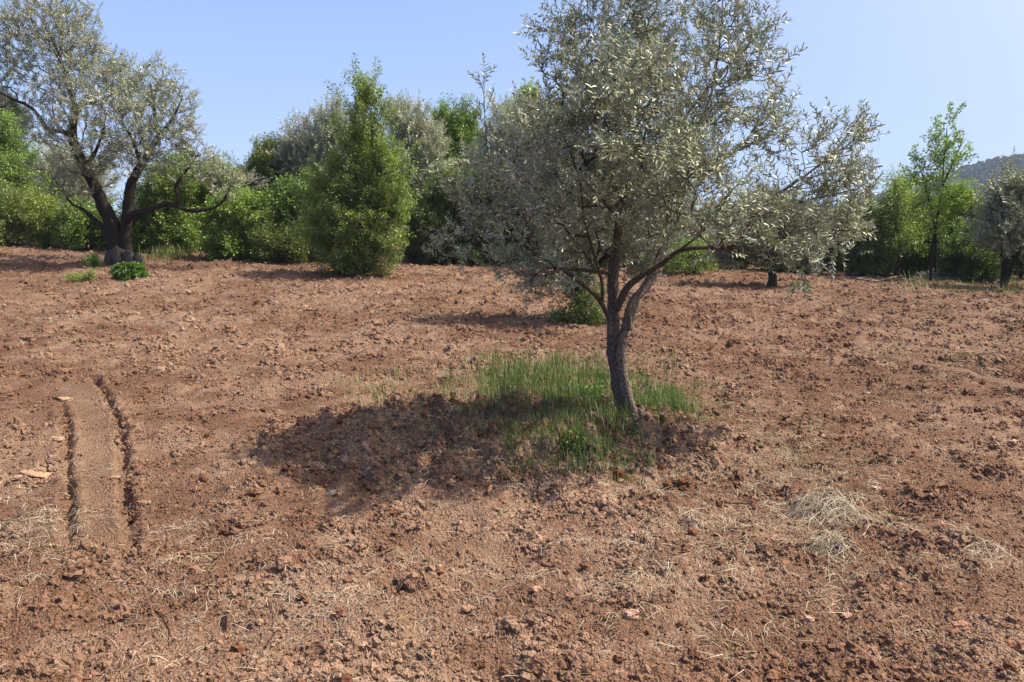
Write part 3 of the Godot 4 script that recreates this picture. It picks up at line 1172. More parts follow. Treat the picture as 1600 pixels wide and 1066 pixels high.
# ---------------------------------------------------------------- shrubs and trees along the edge
func make_thickets() -> void:
	# olives
	var grey := Color(1.12, 1.12, 1.12)
	var ob := Color(0.10, 0.088, 0.075)
	var G := "olive trees of the grove"
	var foot := on_ground(905, 500)
	var D := -foot.z
	shrub("olive_tree", "olive tree hidden behind the young front olive, weeds round its foot", "tree", foot, lobes_at([[860, 395, 55], [905, 350, 75, 0.4], [965, 380, 60], [828, 425, 34], [900, 425, 40, 0.3], [825, 350, 52], [1010, 365, 45], [1000, 415, 26], [880, 280, 70], [960, 300, 70]], D), "olive", M.olive, 1700, 1.0,
		{"group": G, "bark": ob, "hue": Color(0.9, 0.9, 0.86), "gap": -0.02, "goals": 130, "trunk": [{"pts": [[905, 505, D], [908, 470, D], [900, 430, D], [890, 390, D], [880, 340, D]], "r0": 0.10, "r1": 0.04, "root": true}, {"pts": [[906, 450, D], [930, 420, D], [955, 380, D - 0.3], [970, 330, D - 0.4]], "r0": 0.06, "r1": 0.03}]})
	foot = on_ground(1205, 449)
	D = -foot.z
	shrub("olive_tree", "olive tree behind the long right-hand limb of the front olive, shadow below it", "tree", foot, lobes_at([[1200, 375, 48], [1160, 365, 42], [1240, 370, 42], [1200, 340, 42], [1140, 395, 26], [1262, 400, 22]], D), "olive", M.olive, 1500, 1.25,
		{"group": G, "bark": ob, "hue": grey, "goals": 80, "trunk": [{"pts": [[1205, 452, D], [1207, 430, D], [1200, 400, D], [1190, 365, D]], "r0": 0.11, "r1": 0.04, "root": true}]})
	foot = on_ground(1571, 452)
	D = -foot.z
	shrub("olive_tree", "grey olive tree with leaning twin stems at the right edge of the picture", "tree", foot, lobes_at([[1575, 315, 32], [1558, 340, 30], [1598, 305, 36], [1548, 368, 24], [1600, 350, 40, 0.4], [1628, 330, 46], [1640, 380, 40], [1575, 372, 26, 0.5]], D), "olive", M.olive, 2100, 1.25,
		{"group": G, "bark": ob, "hue": Color(1.2, 1.2, 1.12), "goals": 130, "trunk": [{"pts": [[1566, 452, D], [1570, 425, D], [1568, 400, D], [1560, 378, D], [1566, 345, D]], "r0": 0.095, "r1": 0.03, "root": true, "dx": -0.05}, {"pts": [[1572, 440, D], [1584, 412, D], [1596, 385, D], [1602, 350, D]], "r0": 0.065, "r1": 0.025}, {"pts": [[1570, 430, D], [1578, 400, D - 0.3], [1584, 370, D - 0.4], [1582, 340, D - 0.4]], "r0": 0.07, "r1": 0.03}]})
	for q in [
		["grey olive tree above the brambles behind the old twin trunk", 105, 27.0, [[90, 270, 46], [140, 285, 40], [60, 300, 36], [110, 310, 40]], 1700],
		["silvery olive tree rising left of the tall oak shrub's tip", 505, 25.0, [[500, 225, 42], [522, 195, 26], [470, 245, 34], [545, 240, 44], [500, 275, 45], [455, 262, 26]], 2300],
		["silvery olive tree rising right of the tall oak shrub's tip", 645, 23.5, [[640, 205, 34], [662, 228, 34], [640, 260, 46], [675, 288, 32], [628, 300, 40], [650, 330, 40], [620, 190, 20]], 2500],
		["silvery olive tree showing left of the front olive's crown, above the dark hedge", 808, 22.5, [[795, 205, 36], [828, 230, 56], [778, 262, 46], [850, 280, 60], [760, 300, 40]], 2500],
		["silvery olive tree seen through the front olive's right fork", 1050, 23.0, [[1040, 340, 48], [1075, 365, 36], [1010, 370, 40], [1045, 395, 30]], 1500],
		["low grey olive tree top peeping over the green hedge beside the yellow bush", 452, 29.0, [[455, 252, 20], [470, 262, 26], [440, 268, 22]], 700],
	]:
		var fp := ground_under(q[1], q[2])
		shrub("olive_tree", q[0], "tree", fp, lobes_at(q[3], q[2]), "olive", M.olive, q[4], 1.45, {"group": G, "bark": ob, "hue": Color(1.6, 1.55, 1.6), "goals": 90, "thick": 0.09, "gap": -0.2})
	# the tall oak shrub in front of the hedge
	foot = on_ground(556, 431)
	D = -foot.z
	shrub("oak_shrub", "tall pointed yellow green oak shrub standing forward on the soil", "shrub", foot, lobes_at([[577, 160, 13], [572, 185, 24], [568, 215, 34], [577, 245, 38], [556, 275, 46], [592, 300, 42], [540, 330, 60], [590, 350, 46], [540, 385, 54], [588, 392, 40], [508, 365, 32], [614, 330, 22], [510, 300, 26], [560, 415, 34], [600, 270, 26]], D), "oak", M.broad, 3300, 0.95, {"goals": 220, "gap": 0.02, "gap_size": 0.34, "shell": 0.5, "up": 0.6, "shoots": 190, "reach": 1.35})
	# thickets of other kinds: [label, name, px, depth, lobes, kind, sprays, tint]
	var w := Color.WHITE
	for q in [
		["bright green leafy tree at the left edge behind the brambles", "tree", 5, 24.0, [[8, 258, 42], [-45, 250, 60], [32, 300, 40], [-20, 310, 60], [15, 225, 20]], "bright", 2300, w],
		["tangled bramble bush at the left edge, brown stems showing", "bush", 15, 21.5, [[20, 345, 32], [-25, 340, 40], [10, 325, 30]], "pale", 900, Color(0.95, 0.95, 0.8)],
		["yellowish bramble bush between the left edge and the old olive", "bush", 78, 21.5, [[80, 345, 30], [55, 335, 26], [100, 350, 26]], "pale", 850, Color(1.1, 1.05, 0.7)],
		["low bramble bush touching the old olive's left trunk", "bush", 140, 21.0, [[138, 350, 26], [160, 358, 22], [120, 340, 22]], "bright", 700, Color(0.85, 0.85, 0.8)],
		["leafy green bush behind the old olive's right trunk", "bush", 250, 21.0, [[245, 330, 46], [268, 290, 36], [225, 365, 28], [260, 365, 30]], "bright", 1800, Color(0.9, 0.9, 0.9)],
		["leafy green bush under the old olive's long low limb", "bush", 318, 22.0, [[305, 325, 42], [335, 292, 38], [310, 355, 30], [290, 280, 34]], "bright", 1800, Color(0.8, 0.85, 0.8)],
		["bright low bush hanging over the soil right of the old olive's limb", "bush", 378, 20.0, [[375, 335, 34], [348, 348, 24], [404, 352, 26], [372, 365, 22]], "bright", 1500, Color(1.1, 1.1, 1.0)],
		["olive yellow tree top behind the green hedge", "tree", 420, 25.0, [[420, 270, 34], [438, 300, 34], [395, 292, 34], [425, 245, 18]], "yellow", 1600, Color(0.62, 0.68, 0.8)],
		["dense dark green bush left of the tall oak shrub", "bush", 462, 20.5, [[460, 330, 44], [448, 368, 36], [490, 312, 36], [495, 360, 40], [470, 385, 26]], "bright", 2400, Color(0.62, 0.7, 0.7)],
		["grey green scrub at the foot of the hedge left of the oak shrub", "bush", 440, 19.6, [[440, 385, 18], [462, 392, 18], [420, 382, 16]], "pale", 420, Color(0.7, 0.7, 0.6)],
		["upright green tree behind the hedge between the oak and front olive", "tree", 712, 26.0, [[700, 215, 26], [728, 225, 32], [700, 255, 40], [735, 270, 36], [690, 190, 12], [722, 192, 12]], "bright", 2100, Color(0.85, 0.9, 0.85)],
		["dark dense hedge bush right of the tall oak shrub", "bush", 675, 21.0, [[675, 345, 42], [690, 385, 30], [655, 385, 24], [705, 310, 38]], "dark", 1900, w],
		["dark dense hedge bush under the front olive's left limb", "bush", 745, 21.2, [[745, 345, 46], [735, 388, 30], [770, 385, 30], [765, 300, 36]], "dark", 2000, Color(0.9, 0.95, 0.9)],
		["dark dense hedge bush behind the weeds left of the front trunk", "bush", 815, 21.5, [[815, 350, 46], [805, 388, 30], [845, 380, 34], [860, 330, 40]], "dark", 1900, Color(1.0, 1.05, 1.0)],
		["light green sapling top beside the front olive's crown", "tree", 828, 28.0, [[828, 150, 16], [820, 175, 22], [838, 180, 22], [830, 205, 26]], "poplar", 460, w],
		["dark green bush seen under the front olive just left of its trunk", "bush", 905, 22.0, [[900, 350, 50], [940, 370, 40], [905, 300, 50]], "dark", 1600, Color(1.1, 1.15, 1.0)],
		["green bush seen through the front olive's fork", "bush", 985, 22.5, [[985, 355, 46], [1010, 320, 46], [975, 300, 44]], "dark", 1500, Color(1.2, 1.2, 1.1)],
		["fresh green bush on the ground right of the front trunk", "bush", 1085, 20.5, [[1072, 400, 18], [1098, 408, 14], [1052, 412, 12], [1080, 385, 10]], "pale", 360, Color(0.9, 1.0, 0.9)],
		["dark bush behind the front olive's drooping right twigs", "bush", 1165, 23.5, [[1150, 375, 38], [1190, 385, 34], [1130, 350, 36]], "dark", 1300, Color(1.1, 1.1, 1.0)],
		["grey green bush right of the drooping twigs at the field's far edge", "bush", 1270, 23.0, [[1260, 380, 38], [1300, 385, 34], [1240, 350, 36]], "dark", 1500, Color(1.25, 1.2, 1.2)],
		["dark low bush under the pale saplings", "bush", 1345, 22.5, [[1340, 390, 32], [1370, 395, 28], [1330, 355, 32]], "dark", 1300, Color(1.2, 1.2, 1.1)],
		["yellow green bush between the tall green tree and right olive", "bush", 1496, 23.0, [[1490, 330, 28], [1512, 342, 24], [1490, 365, 30], [1515, 320, 16]], "yellow", 1300, Color(0.85, 0.95, 1.0)],
		["dark glossy bush in shade left of the right olive", "bush", 1520, 21.5, [[1508, 402, 30], [1540, 408, 28], [1525, 380, 26]], "dark", 1500, Color(1.0, 1.1, 0.95)],
		["dark undergrowth bush behind the right olive's trunk", "bush", 1600, 23.0, [[1590, 400, 36], [1630, 395, 40]], "dark", 1200, w],
		["green bush at the foot of the tall green tree", "bush", 1435, 23.0, [[1430, 385, 32], [1465, 375, 34], [1450, 405, 24]], "bright", 1200, Color(0.8, 0.85, 0.8)],
	]:
		var fp := ground_under(q[2], q[3])
		var lobes := lobes_at(q[4], q[3])
		if q[1] == "bush":
			var x0 := 1e9
			var x1 := -1e9
			for l in lobes:
				x0 = minf(x0, l[0].x - l[1].x * 0.7)
				x1 = maxf(x1, l[0].x + l[1].x * 0.7)
			for k in 4:
				var x := lerpf(x0, x1, (k + 0.5) / 4.0)
				var z := fp.z + rng.randf_range(-0.2, 0.35)
				lobes.append([Vector3(x, lie(x, z) + 0.35, z), Vector3(maxf(0.32, (x1 - x0) * 0.2), 0.42, 0.45)])
		shrub("broadleaf_tree" if q[1] == "tree" else "bush", q[0], q[1], fp, lobes, q[5], M.broad, int(q[6] * 1.5), 1.0, {"hue": q[7], "group": "trees and bushes along the field edge", "goals": 50, "thick": 0.06})
	# thin pale saplings and the tall green tree on the right
	for q in [
		["thin pale sapling with wispy top, left of the tall green tree", 1400, 22.0, [[1402, 310, 16], [1394, 340, 22], [1405, 370, 24], [1398, 290, 9]]],
		["thin pale sapling with two bare stems close to the tall green tree", 1424, 22.5, [[1425, 320, 16], [1432, 350, 20], [1420, 380, 22], [1412, 295, 10]]],
		["thin pale sapling beside the front olive's right-hand twigs", 1374, 22.0, [[1372, 335, 18], [1380, 360, 22], [1366, 385, 22]]],
	]:
		var fp := ground_under(q[1], q[2])
		shrub("sapling", q[0], "tree", fp, lobes_at(q[3], q[2]), "pale", M.broad, 330, 1.2, {"hue": Color(1.2, 1.2, 1.1), "group": "thin saplings on the right", "goals": 34, "gap": -0.3, "up": 0.8})
	foot = ground_under(1456, 21.0)
	D = 21.0
	shrub("broadleaf_tree", "tall slender bright green tree standing against the sky", "tree", foot, lobes_at([[1482, 194, 8], [1478, 208, 14], [1477, 226, 18], [1473, 240, 18], [1459, 226, 8], [1447, 214, 5], [1506, 214, 7], [1505, 227, 9], [1516, 243, 7], [1449, 247, 8], [1498, 249, 11], [1432, 267, 12], [1450, 266, 11], [1440, 281, 20], [1467, 262, 10], [1487, 266, 13], [1464, 297, 28], [1500, 297, 20], [1506, 308, 18], [1487, 318, 26], [1450, 315, 22], [1462, 340, 24]], D), "poplar", M.broad, 430, 0.95,
		{"goals": 120, "gap": -0.35, "gap_size": 0.4, "bark": Color(0.07, 0.06, 0.05), "tip": 0.003, "trunk": [{"pts": [[1454, 428, D], [1456, 395, D], [1463, 350, D], [1471, 300, D], [1475, 255, D], [1480, 200, D]], "r0": 0.045, "r1": 0.008, "root": true}, {"pts": [[1462, 425, D], [1463, 390, D], [1460, 350, D], [1448, 300, D], [1440, 270, D]], "r0": 0.036, "r1": 0.010}, {"pts": [[1473, 290, D], [1486, 262, D], [1498, 235, D], [1506, 212, D]], "r0": 0.03, "r1": 0.006}]})
	# a pine looking in at the left edge
	foot = ground_under(-15, 42.0)
	shrub("pine_tree", "dark pine branch tip reaching in at the left edge above the bushes", "tree", foot, lobes_at([[5, 195, 18], [-15, 190, 26], [-5, 215, 16], [-40, 180, 40], [10, 182, 8], [-60, 220, 40]], 42.0), "pine", M.olive, 1600, 1.7, {"goals": 60, "trunk": [{"pts": [[-18, 345, 42], [-20, 300, 42], [-22, 240, 42], [-20, 160, 42]], "r0": 0.22, "r1": 0.06, "root": true}]})
	# weeds at the feet of the olives
	var G2 := "leafy weeds round the olive trunks"
	for q in [
		["glossy green weed clump at the old olive's foot", 203, 436, [[203, 428, 17], [186, 424, 12], [222, 430, 10], [210, 420, 12]], "weed", 330, 0.62, Color(0.85, 0.82, 1.1)],
		["pale green low weed patch left of the old olive's foot", 128, 441, [[128, 437, 11], [112, 438, 9], [140, 432, 9]], "pale", 160, 0.5, Color(1.2, 1.2, 0.8)],
		["fresh green weed clump at the hidden olive's foot behind the front trunk", 905, 508, [[900, 492, 18], [928, 490, 18], [872, 496, 14], [912, 468, 18], [890, 455, 10], [935, 460, 9]], "pale", 230, 0.75, Color(0.75, 0.85, 0.8)],
		["leafy green weed in the grass just left of the front trunk", 925, 640, [[922, 628, 20], [905, 636, 16], [940, 640, 14]], "pale", 70, 0.6, Color(0.55, 0.7, 0.5)],
		["leafy low weed below the grass in front of the front trunk", 905, 712, [[900, 704, 24], [935, 712, 20], [870, 714, 18]], "pale", 90, 0.5, Color(0.6, 0.7, 0.55)],
		["dark green weed tuft left of the old trunk in its shade", 143, 420, [[146, 412, 10], [136, 418, 8]], "bright", 90, 0.6, Color(0.8, 0.9, 0.8)],
	]:
		var fp := on_ground(q[1], q[2])
		shrub("weed_clump", q[0], "weeds", fp, lobes_at(q[3], -fp.z), q[4], M.broad, q[5], q[6], {"hue": q[7], "group": G2, "goals": 14, "thick": 0.008, "tip": 0.002, "gap": -0.2, "gap_size": 0.12, "shoots": 30, "reach": 0.5})


# ---------------------------------------------------------------- what lies on the soil
func lay(p: Vector2, up := 0.0) -> Vector3:
	return Vector3(p.x, soil(p.x, p.y) + up, p.y)

func make_litter() -> void:
	rng.seed = 91
	# grass round the trunk and in far patches
	var tufts := [grass_tuft(51, 16, 0.21, Color(0.085, 0.140, 0.034), 0.05), grass_tuft(52, 13, 0.14, Color(0.11, 0.165, 0.045), 0.06), grass_tuft(53, 12, 0.10, Color(0.20, 0.225, 0.10), 0.06)]
	# patches: [px, py, half width px, half height px, tufts, kind, size]
	var patches := [
		[870, 603, 120, 34, 640, 0, 0.95], [915, 650, 75, 45, 420, 0, 0.85], [740, 650, 150, 60, 200, 1, 0.6], [620, 680, 130, 45, 110, 2, 0.7], [700, 620, 90, 30, 70, 2, 0.9], [1030, 642, 46, 30, 330, 0, 0.9], [800, 592, 60, 24, 200, 0, 0.8], [880, 700, 80, 42, 330, 1, 0.75], [830, 660, 80, 30, 140, 1, 0.7], [960, 720, 70, 26, 130, 2, 0.8], [690, 640, 60, 35, 45, 2, 0.7], [570, 618, 50, 25, 55, 2, 0.9], [590, 600, 60, 20, 30, 2, 0.8], [760, 690, 80, 40, 40, 1, 0.6],
		[1100, 630, 60, 25, 40, 2, 0.6], [1190, 700, 70, 35, 45, 2, 0.6], [1150, 640, 40, 30, 25, 1, 0.5],
		[262, 400, 32, 9, 160, 1, 2.0], [1090, 420, 45, 10, 150, 1, 1.8], [1480, 447, 75, 9, 170, 2, 1.8], [1400, 560, 60, 15, 14, 1, 0.7], [1500, 560, 40, 12, 14, 1, 0.7], [900, 505, 50, 8, 80, 0, 1.0], [640, 500, 40, 10, 10, 2, 0.8], [1590, 455, 30, 6, 60, 1, 1.6],
		[230, 925, 30, 20, 2, 2, 0.7], [560, 850, 60, 30, 5, 2, 0.5], [1060, 870, 80, 40, 8, 2, 0.5], [1290, 760, 60, 40, 14, 2, 0.7], [1120, 1010, 40, 20, 4, 1, 0.5],
	]
	var xf := [[], [], []]
	var tint := [[], [], []]
	for q in patches:
		for k in q[4]:
			var p := on_ground(q[0] + rng.randfn() * q[2] * 0.6, q[1] + clampf(rng.randfn(), -2.0, 2.0) * q[3] * 0.6)
			if n_mid.get_noise_2d(p.x * 1.1 + 8.0, p.z * 1.1) < -0.12:
				continue
			var s: float = q[6] * rng.randf_range(0.45, 1.15) * (1.0 + 0.9 * n_mid.get_noise_2d(p.x * 0.9 + 60.0, p.z * 0.9))
			var kk: int = q[5] if rng.randf() < 0.75 else rng.randi() % 3
			xf[kk].append(Transform3D(Basis(Vector3.UP, rng.randf() * TAU).scaled(Vector3(s, s * rng.randf_range(0.8, 1.2), s)), lay(Vector2(p.x, p.z))))
			var tn := rng.randf_range(0.65, 1.3)
			tint[kk].append(Color(tn * rng.randf_range(0.85, 1.3), tn, tn * rng.randf_range(0.8, 1.2)))
	var labels := ["tall fresh green grass round the front olive's trunk", "short green grass in patches under the trees", "pale half dry grass in thin patches on the soil"]
	for k in 3:
		tag(scatter("grass", tufts[k], M.grass, xf[k], tint[k], self), labels[k], "grass", "", "stuff")
	# seeding grass stalks
	var stalks := Build.new()
	for k in 90:
		var p := on_ground(rng.randf_range(770, 1060), rng.randf_range(575, 650))
		var g := lay(Vector2(p.x, p.z))
		var h := rng.randf_range(0.25, 0.46)
		var lean := Vector3(rng.randfn(), 0, rng.randfn()) * 0.07
		var pts := PackedVector3Array([g, g + Vector3.UP * h * 0.5 + lean * 0.3, g + Vector3.UP * h + lean])
		stalks.tube(pts, PackedFloat32Array([0.0018, 0.0014, 0.001]), 4, Color(0.12, 0.13, 0.06))
		for j in 7:
			var u := rng.randf_range(0.6, 1.0)
			stalks.leaf(g + Vector3.UP * h * u + lean * u * u, (rand_dir() + Vector3.UP * 1.2).normalized(), rand_dir(), rng.randf_range(0.01, 0.022), 0.005, 0.2, 0.2, Color(0.10, 0.10, 0.06), Color(0.12, 0.12, 0.07))
	tag(mesh_node("grass_stalks", stalks.done(), M.twig, self), "thin dark seeding stalks above the grass by the front trunk", "grass", "", "stuff")
	# straw and hay: [px, py, half width, half height, count]
	var single := [straw_wisp(61, 1, 0.12, 0.012), straw_wisp(62, 1, 0.16, 0.02), straw_wisp(63, 1, 0.08, 0.01), straw_wisp(64, 5, 0.10, 0.02), straw_wisp(65, 10, 0.09, 0.03)]
	var sx := [[], [], [], [], []]
	var stt := [[], [], [], [], []]
	for q in [
		[800, 830, 900, 260, 2900, 0.06], [1300, 830, 260, 130, 1200, 0.25], [1250, 740, 150, 70, 550, 0.5], [950, 740, 200, 60, 600, 0.5], [1080, 880, 200, 120, 600, 0.35], [640, 660, 150, 70, 700, 0.6], [800, 700, 160, 50, 450, 0.5], [800, 560, 120, 30, 350, 0.8], [1350, 470, 260, 35, 1700, 0.3], [1450, 600, 200, 70, 1100, 0.25],
		[250, 480, 260, 40, 900, 0.4], [200, 440, 150, 12, 700, 0.4], [420, 900, 300, 140, 700, 0.4], [60, 830, 90, 60, 350, 0.5], [640, 500, 300, 40, 700, 0.4], [1150, 640, 90, 50, 350, 0.7], [80, 500, 90, 30, 250, 0.5]]:
		for k in q[4]:
			var py: float = q[1] + clampf(rng.randfn(), -2.2, 2.2) * q[3] * 0.6
			if py < 400.0 or py > 1120.0:
				continue
			var px: float = q[0] + rng.randfn() * q[2] * 0.6
			var p := on_ground(px, py)
			var far := -p.z
			var kk := rng.randi() % 3
			if rng.randf() < q[5] * 0.5:
				kk = 3 + rng.randi() % 2
			var s := rng.randf_range(0.45, 1.05) * (1.0 + 0.05 * maxf(0.0, far - 7.0))
			var b := Basis.from_euler(Vector3(rng.randfn() * 0.16, rng.randf() * TAU, rng.randfn() * 0.16)).scaled(Vector3.ONE * s)
			sx[kk].append(Transform3D(b, lay(Vector2(p.x, p.z), 0.006)))
			var tone := rng.randf_range(0.55, 1.25)
			stt[kk].append(Color(tone, tone * rng.randf_range(0.94, 1.04), tone * rng.randf_range(0.85, 1.1)))
	for k in 5:
		tag(scatter("straw", single[k], M.straw, sx[k], stt[k], self), ["short dry straw strewn over the tilled soil", "long dry straw strewn over the tilled soil", "fine chopped straw bits strewn over the soil", "loose wisps of hay strewn over the soil", "tangled wisps of hay strewn over the soil"][k], "straw", "", "stuff")
	# two heaps of dry grass
	for q in [["larger pale heap of dry grass right of the front olive", 1295, 800, 0.24, 0.15, 300], ["small heap of dry grass just in front of the larger heap", 1300, 858, 0.14, 0.08, 120], ["thin heap of dry grass near the right edge of the field", 1545, 862, 0.13, 0.05, 50]]:
		var p := on_ground(q[1], q[2])
		var o := thing("dry_grass_heap", q[0], "grass heap", lay(Vector2(p.x, p.z)), "dry grass heaps on the soil")
		var b := Build.new()
		for k in q[5]:
			var a := rng.randf() * TAU
			var out := Vector3(cos(a), 0, sin(a))
			var foot: Vector3 = Vector3(rng.randfn(), 0, rng.randfn() * 0.7) * q[3] * 0.42
			out = (out + Vector3(-0.7, 0, 0.55)).normalized()
			var size: float = q[3] * rng.randf_range(0.5, 1.35)
			var hump: float = q[4] * rng.randf_range(0.3, 1.15)
			var pts := PackedVector3Array()
			var bend := Vector3(rng.randfn(), 0, rng.randfn()) * size * 0.18
			for j in 6:
				var u := j / 5.0
				var xz: Vector3 = foot + out * size * u + bend * u * u
				var gy := soil(o.position.x + xz.x, o.position.z + xz.z) - o.position.y
				var dome: float = exp(-(xz.x * xz.x + xz.z * xz.z) / (q[3] * q[3] * 0.45))
				pts.append(Vector3(xz.x, gy + hump * dome * (0.4 + 0.6 * sin(u * PI)) + 0.005, xz.z))
			b.blade(pts, rng.randf_range(0.002, 0.004), (out.cross(Vector3.UP) + rand_dir() * 0.3).normalized(), Color(0.32, 0.275, 0.20) * rng.randf_range(0.3, 1.25))
		mesh_node("dry_blades", b.done(), M.straw, o).set_meta("kind", "stuff")
	# stones: [label, px, py, width px, height share, boxy, tone]
	var pale := Color(0.42, 0.29, 0.20)
	var grey := Color(0.36, 0.31, 0.26)
	for q in [
		["large flat pale stone slab left of the wheel track", 54, 745, 46, 0.30, 0.8, pale],
		["pale stone at the left rim of the wheel track", 92, 694, 18, 0.5, 0.7, pale],
		["small pale stone lying inside the wheel track", 180, 755, 15, 0.3, 0.5, pale],
		["flat stone on the soil right beside the wheel track", 224, 790, 20, 0.35, 0.5, Color(0.30, 0.19, 0.13)],
		["upright pale pink stone sunk in the soil near the bottom middle", 986, 975, 24, 0.9, 0.7, Color(0.46, 0.31, 0.24)],
		["larger brown stone of the pair at the lower right", 1501, 989, 24, 0.6, 0.5, Color(0.36, 0.20, 0.14)],
		["smaller dark stone of the pair at the lower right", 1491, 995, 16, 0.7, 0.6, Color(0.27, 0.14, 0.10)],
		["round brown clod-like stone at the lower right edge", 1582, 1022, 20, 0.7, 0.3, Color(0.28, 0.15, 0.10)],
		["tiny white pebble near the bottom right of centre", 1141, 1035, 7, 0.9, 0.1, Color(0.62, 0.56, 0.46)],
		["flat pale pebble at the bottom edge left of centre", 431, 1057, 20, 0.45, 0.3, pale],
		["round pale pebble left of the bottom centre", 405, 970, 13, 0.7, 0.3, pale],
		["brown stone standing up left of the bottom centre", 303, 900, 15, 0.9, 0.5, Color(0.30, 0.18, 0.12)],
		["pale pebble on the bare soil left of centre", 292, 458, 11, 0.6, 0.4, pale],
		["flat pale stone behind the wheel track at the left", 102, 628, 18, 0.3, 0.5, pale],
		["pale stone on the left slope near the picture edge", 33, 538, 12, 0.5, 0.5, grey],
		["pale pinkish stone right of the front olive's shadow", 1288, 690, 12, 0.6, 0.4, Color(0.48, 0.31, 0.23)],
		["pale stone on the far right slope above the shadow", 1354, 617, 10, 0.5, 0.5, Color(0.48, 0.33, 0.25)],
		["pale stone near the right edge of the slope", 1584, 697, 13, 0.5, 0.4, Color(0.46, 0.32, 0.24)],
		["pinkish stone above the dry grass heap", 1369, 767, 12, 0.5, 0.4, Color(0.50, 0.36, 0.28)],
		["small reddish stone right of the dry grass heap", 1470, 829, 12, 0.5, 0.4, Color(0.36, 0.18, 0.13)],
		["pale stone below the small grass heap", 1264, 962, 15, 0.5, 0.4, Color(0.42, 0.30, 0.22)],
		["reddish stone left of the fallen straw at the lower right", 1324, 957, 16, 0.5, 0.4, Color(0.44, 0.26, 0.19)],
		["pale stone half buried left of the bottom centre stone", 839, 932, 18, 0.6, 0.4, Color(0.44, 0.28, 0.19)],
		["slanting brown stone below the front olive's shadow", 889, 943, 13, 0.8, 0.5, Color(0.30, 0.17, 0.12)],
		["pale rounded stone lying in the soil at the lower left of centre", 731, 947, 20, 0.6, 0.3, Color(0.36, 0.23, 0.15)],
		["pale pebble beside the hay below the front olive", 991, 842, 12, 0.7, 0.4, Color(0.46, 0.31, 0.24)],
		["grey flat stone beside the shadow's lower left tip", 517, 773, 18, 0.45, 0.5, Color(0.30, 0.25, 0.22)],
	]:
		var p := on_ground(q[1], q[2])
		var r: float = q[3] * 0.5 * p.distance_to(EYE) / FOCAL
		var m: StandardMaterial3D = M.stone.duplicate()
		m.vertex_color_use_as_albedo = false
		m.albedo_color = (q[6] as Color).linear_to_srgb()
		var o := mesh_node("stone", lump_mesh(hash(q[0]), Vector3(1.0, q[4], 0.75), 0.55, 18, q[5]), m, self)
		o.transform = Transform3D(Basis.from_euler(Vector3(rng.randfn() * 0.12, rng.randf_range(-0.5, 0.5), rng.randfn() * 0.12)).scaled(Vector3.ONE * r), lay(Vector2(p.x, p.z), r * q[4] * 0.45))
		tag(o, q[0], "stone", "stones lying on the soil")
	# fallen sticks: [label, points px, radius, tone]
	var brown := Color(0.15, 0.10, 0.07)
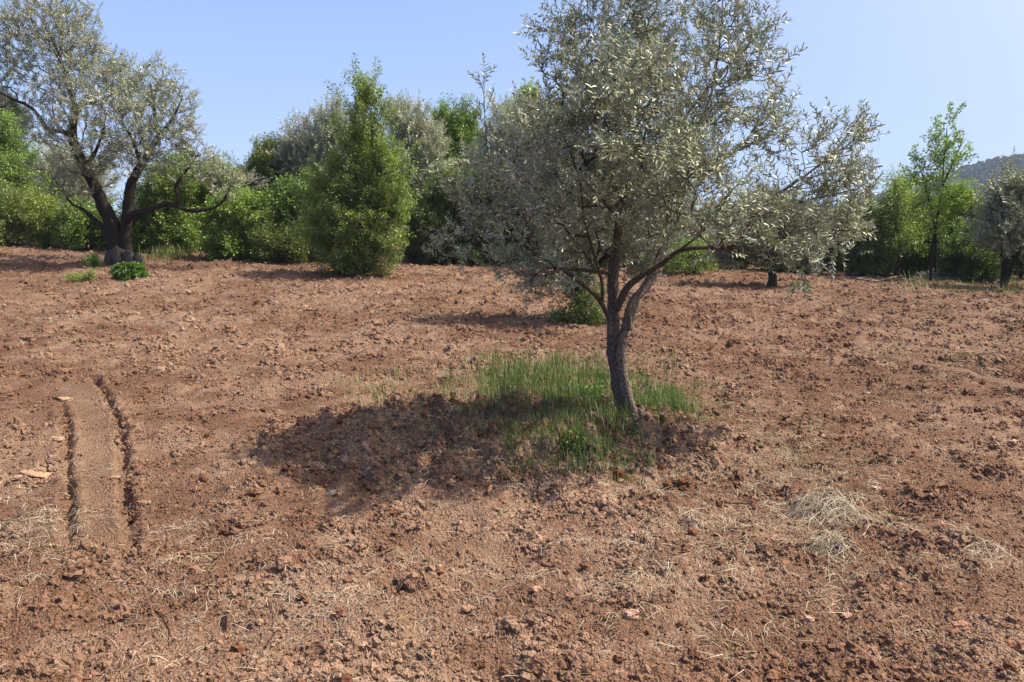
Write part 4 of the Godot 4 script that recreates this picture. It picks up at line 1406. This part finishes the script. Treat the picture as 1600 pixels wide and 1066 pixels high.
	for q in [
		["long bent stick lying below the front olive's trunk", [[966, 800], [1000, 790], [1030, 774], [1052, 756]], 0.007, Color(0.24, 0.17, 0.12)],
		["straight dark stick right of the shadow below the front olive", [[1106, 786], [1140, 789], [1177, 791]], 0.006, brown],
		["long thin stick leaning from the trunk foot to the right", [[985, 710], [1020, 696], [1055, 686], [1096, 675]], 0.006, Color(0.28, 0.22, 0.16)],
		["forked dry twig at the left edge, longer arm", [[-8, 838], [12, 826], [34, 812], [58, 798]], 0.005, Color(0.22, 0.16, 0.11)],
		["curved dry twig at the left edge below the forked one", [[4, 884], [20, 868], [40, 848], [74, 834], [96, 824]], 0.004, Color(0.26, 0.20, 0.14)],
		["curved brown twig across the wheel track", [[100, 716], [110, 712], [120, 700], [124, 690]], 0.006, brown],
		["thin pale stalk across the wheel track", [[140, 742], [158, 736], [182, 727]], 0.003, Color(0.42, 0.33, 0.22)],
		["dark twig on the soil behind the wheel track", [[40, 572], [60, 580], [76, 590], [104, 598]], 0.008, brown],
		["reddish curved twig on the right slope", [[1371, 620], [1385, 618], [1397, 611]], 0.006, Color(0.16, 0.07, 0.05)],
		["bent orange root sticking out at the lower left", [[232, 958], [255, 963], [264, 972], [266, 985], [270, 1000]], 0.005, Color(0.34, 0.19, 0.11)],
		["short black stump of a twig at the lower left", [[352, 955], [353, 965], [353, 978]], 0.006, Color(0.06, 0.045, 0.035)],
		["thin dark twig in the soil at the bottom left of centre", [[415, 1012], [424, 997], [434, 983]], 0.004, brown],
		["long pale pole lying at the far right edge of the field", [[1338, 440], [1370, 441], [1395, 437], [1418, 434]], 0.03, Color(0.42, 0.37, 0.31)],
		["short pale pole lying above the long one at the far right", [[1342, 436], [1360, 435], [1378, 436]], 0.025, Color(0.36, 0.32, 0.27)],
		["dark thin twig below the oblique rut on the right", [[1455, 618], [1460, 632], [1466, 640]], 0.005, brown],
		["dark stick lying left of the hay below the shadow", [[1090, 822], [1110, 828], [1130, 834], [1152, 841]], 0.004, Color(0.36, 0.29, 0.2)],
	]:
		var pts := PackedVector3Array()
		var r: float = q[2]
		var mid := Vector3.ZERO
		for s in q[1]:
			var p := on_ground(s[0], s[1])
			pts.append(lay(Vector2(p.x, p.z), r * 1.3 + 0.008))
		pts = smooth_line(pts, 0.04)
		mid = pts[pts.size() / 2]
		var local := PackedVector3Array()
		var rad := PackedFloat32Array()
		for k in pts.size():
			local.append(pts[k] - mid)
			rad.append(lerpf(r, r * 0.55, float(k) / (pts.size() - 1)))
		var b := Build.new()
		b.tube(local, rad, 8, q[3], n_bark, 0.3)
		var o := mesh_node("fallen_stick", b.done(), M.bark, self)
		o.position = mid
		tag(o, q[0], "stick", "sticks lying on the soil")
	# heaps of cut brushwood
	for q in [
		["grey heap of cut brushwood in the grass by the tall green tree", 1490, 440, 1.0, 0.30, 420],
		["low line of cut brushwood below the brambles at the far left", 45, 379, 1.8, 0.22, 420],
		["low line of cut brushwood left of the old olive", 125, 381, 0.9, 0.2, 220],
	]:
		var p := on_ground(q[1], q[2])
		var o := thing("brushwood_heap", q[0], "brushwood", lay(Vector2(p.x, p.z)), "heaps of cut brushwood")
		var b := Build.new()
		for k in q[5]:
			var c := Vector3(rng.randfn() * q[3] * 0.45, 0, rng.randfn() * 0.28)
			var tall: float = q[4] * exp(-pow(c.x / q[3], 2.0) * 2.0)
			c.y = soil(o.position.x + c.x, o.position.z + c.z) - o.position.y + rng.randf() * tall + 0.02
			var d := Vector3(rng.randfn(), rng.randfn() * 0.25, rng.randfn() * 0.6).normalized() * rng.randf_range(0.15, 0.45)
			var bow := rand_dir() * 0.06
			b.tube(PackedVector3Array([c - d, c + bow, c + d]), PackedFloat32Array([0.009, 0.007, 0.003]), 4, Color(0.26, 0.235, 0.20) * rng.randf_range(0.6, 1.2))
		mesh_node("cut_twigs", b.done(), M.twig, o).set_meta("kind", "stuff")
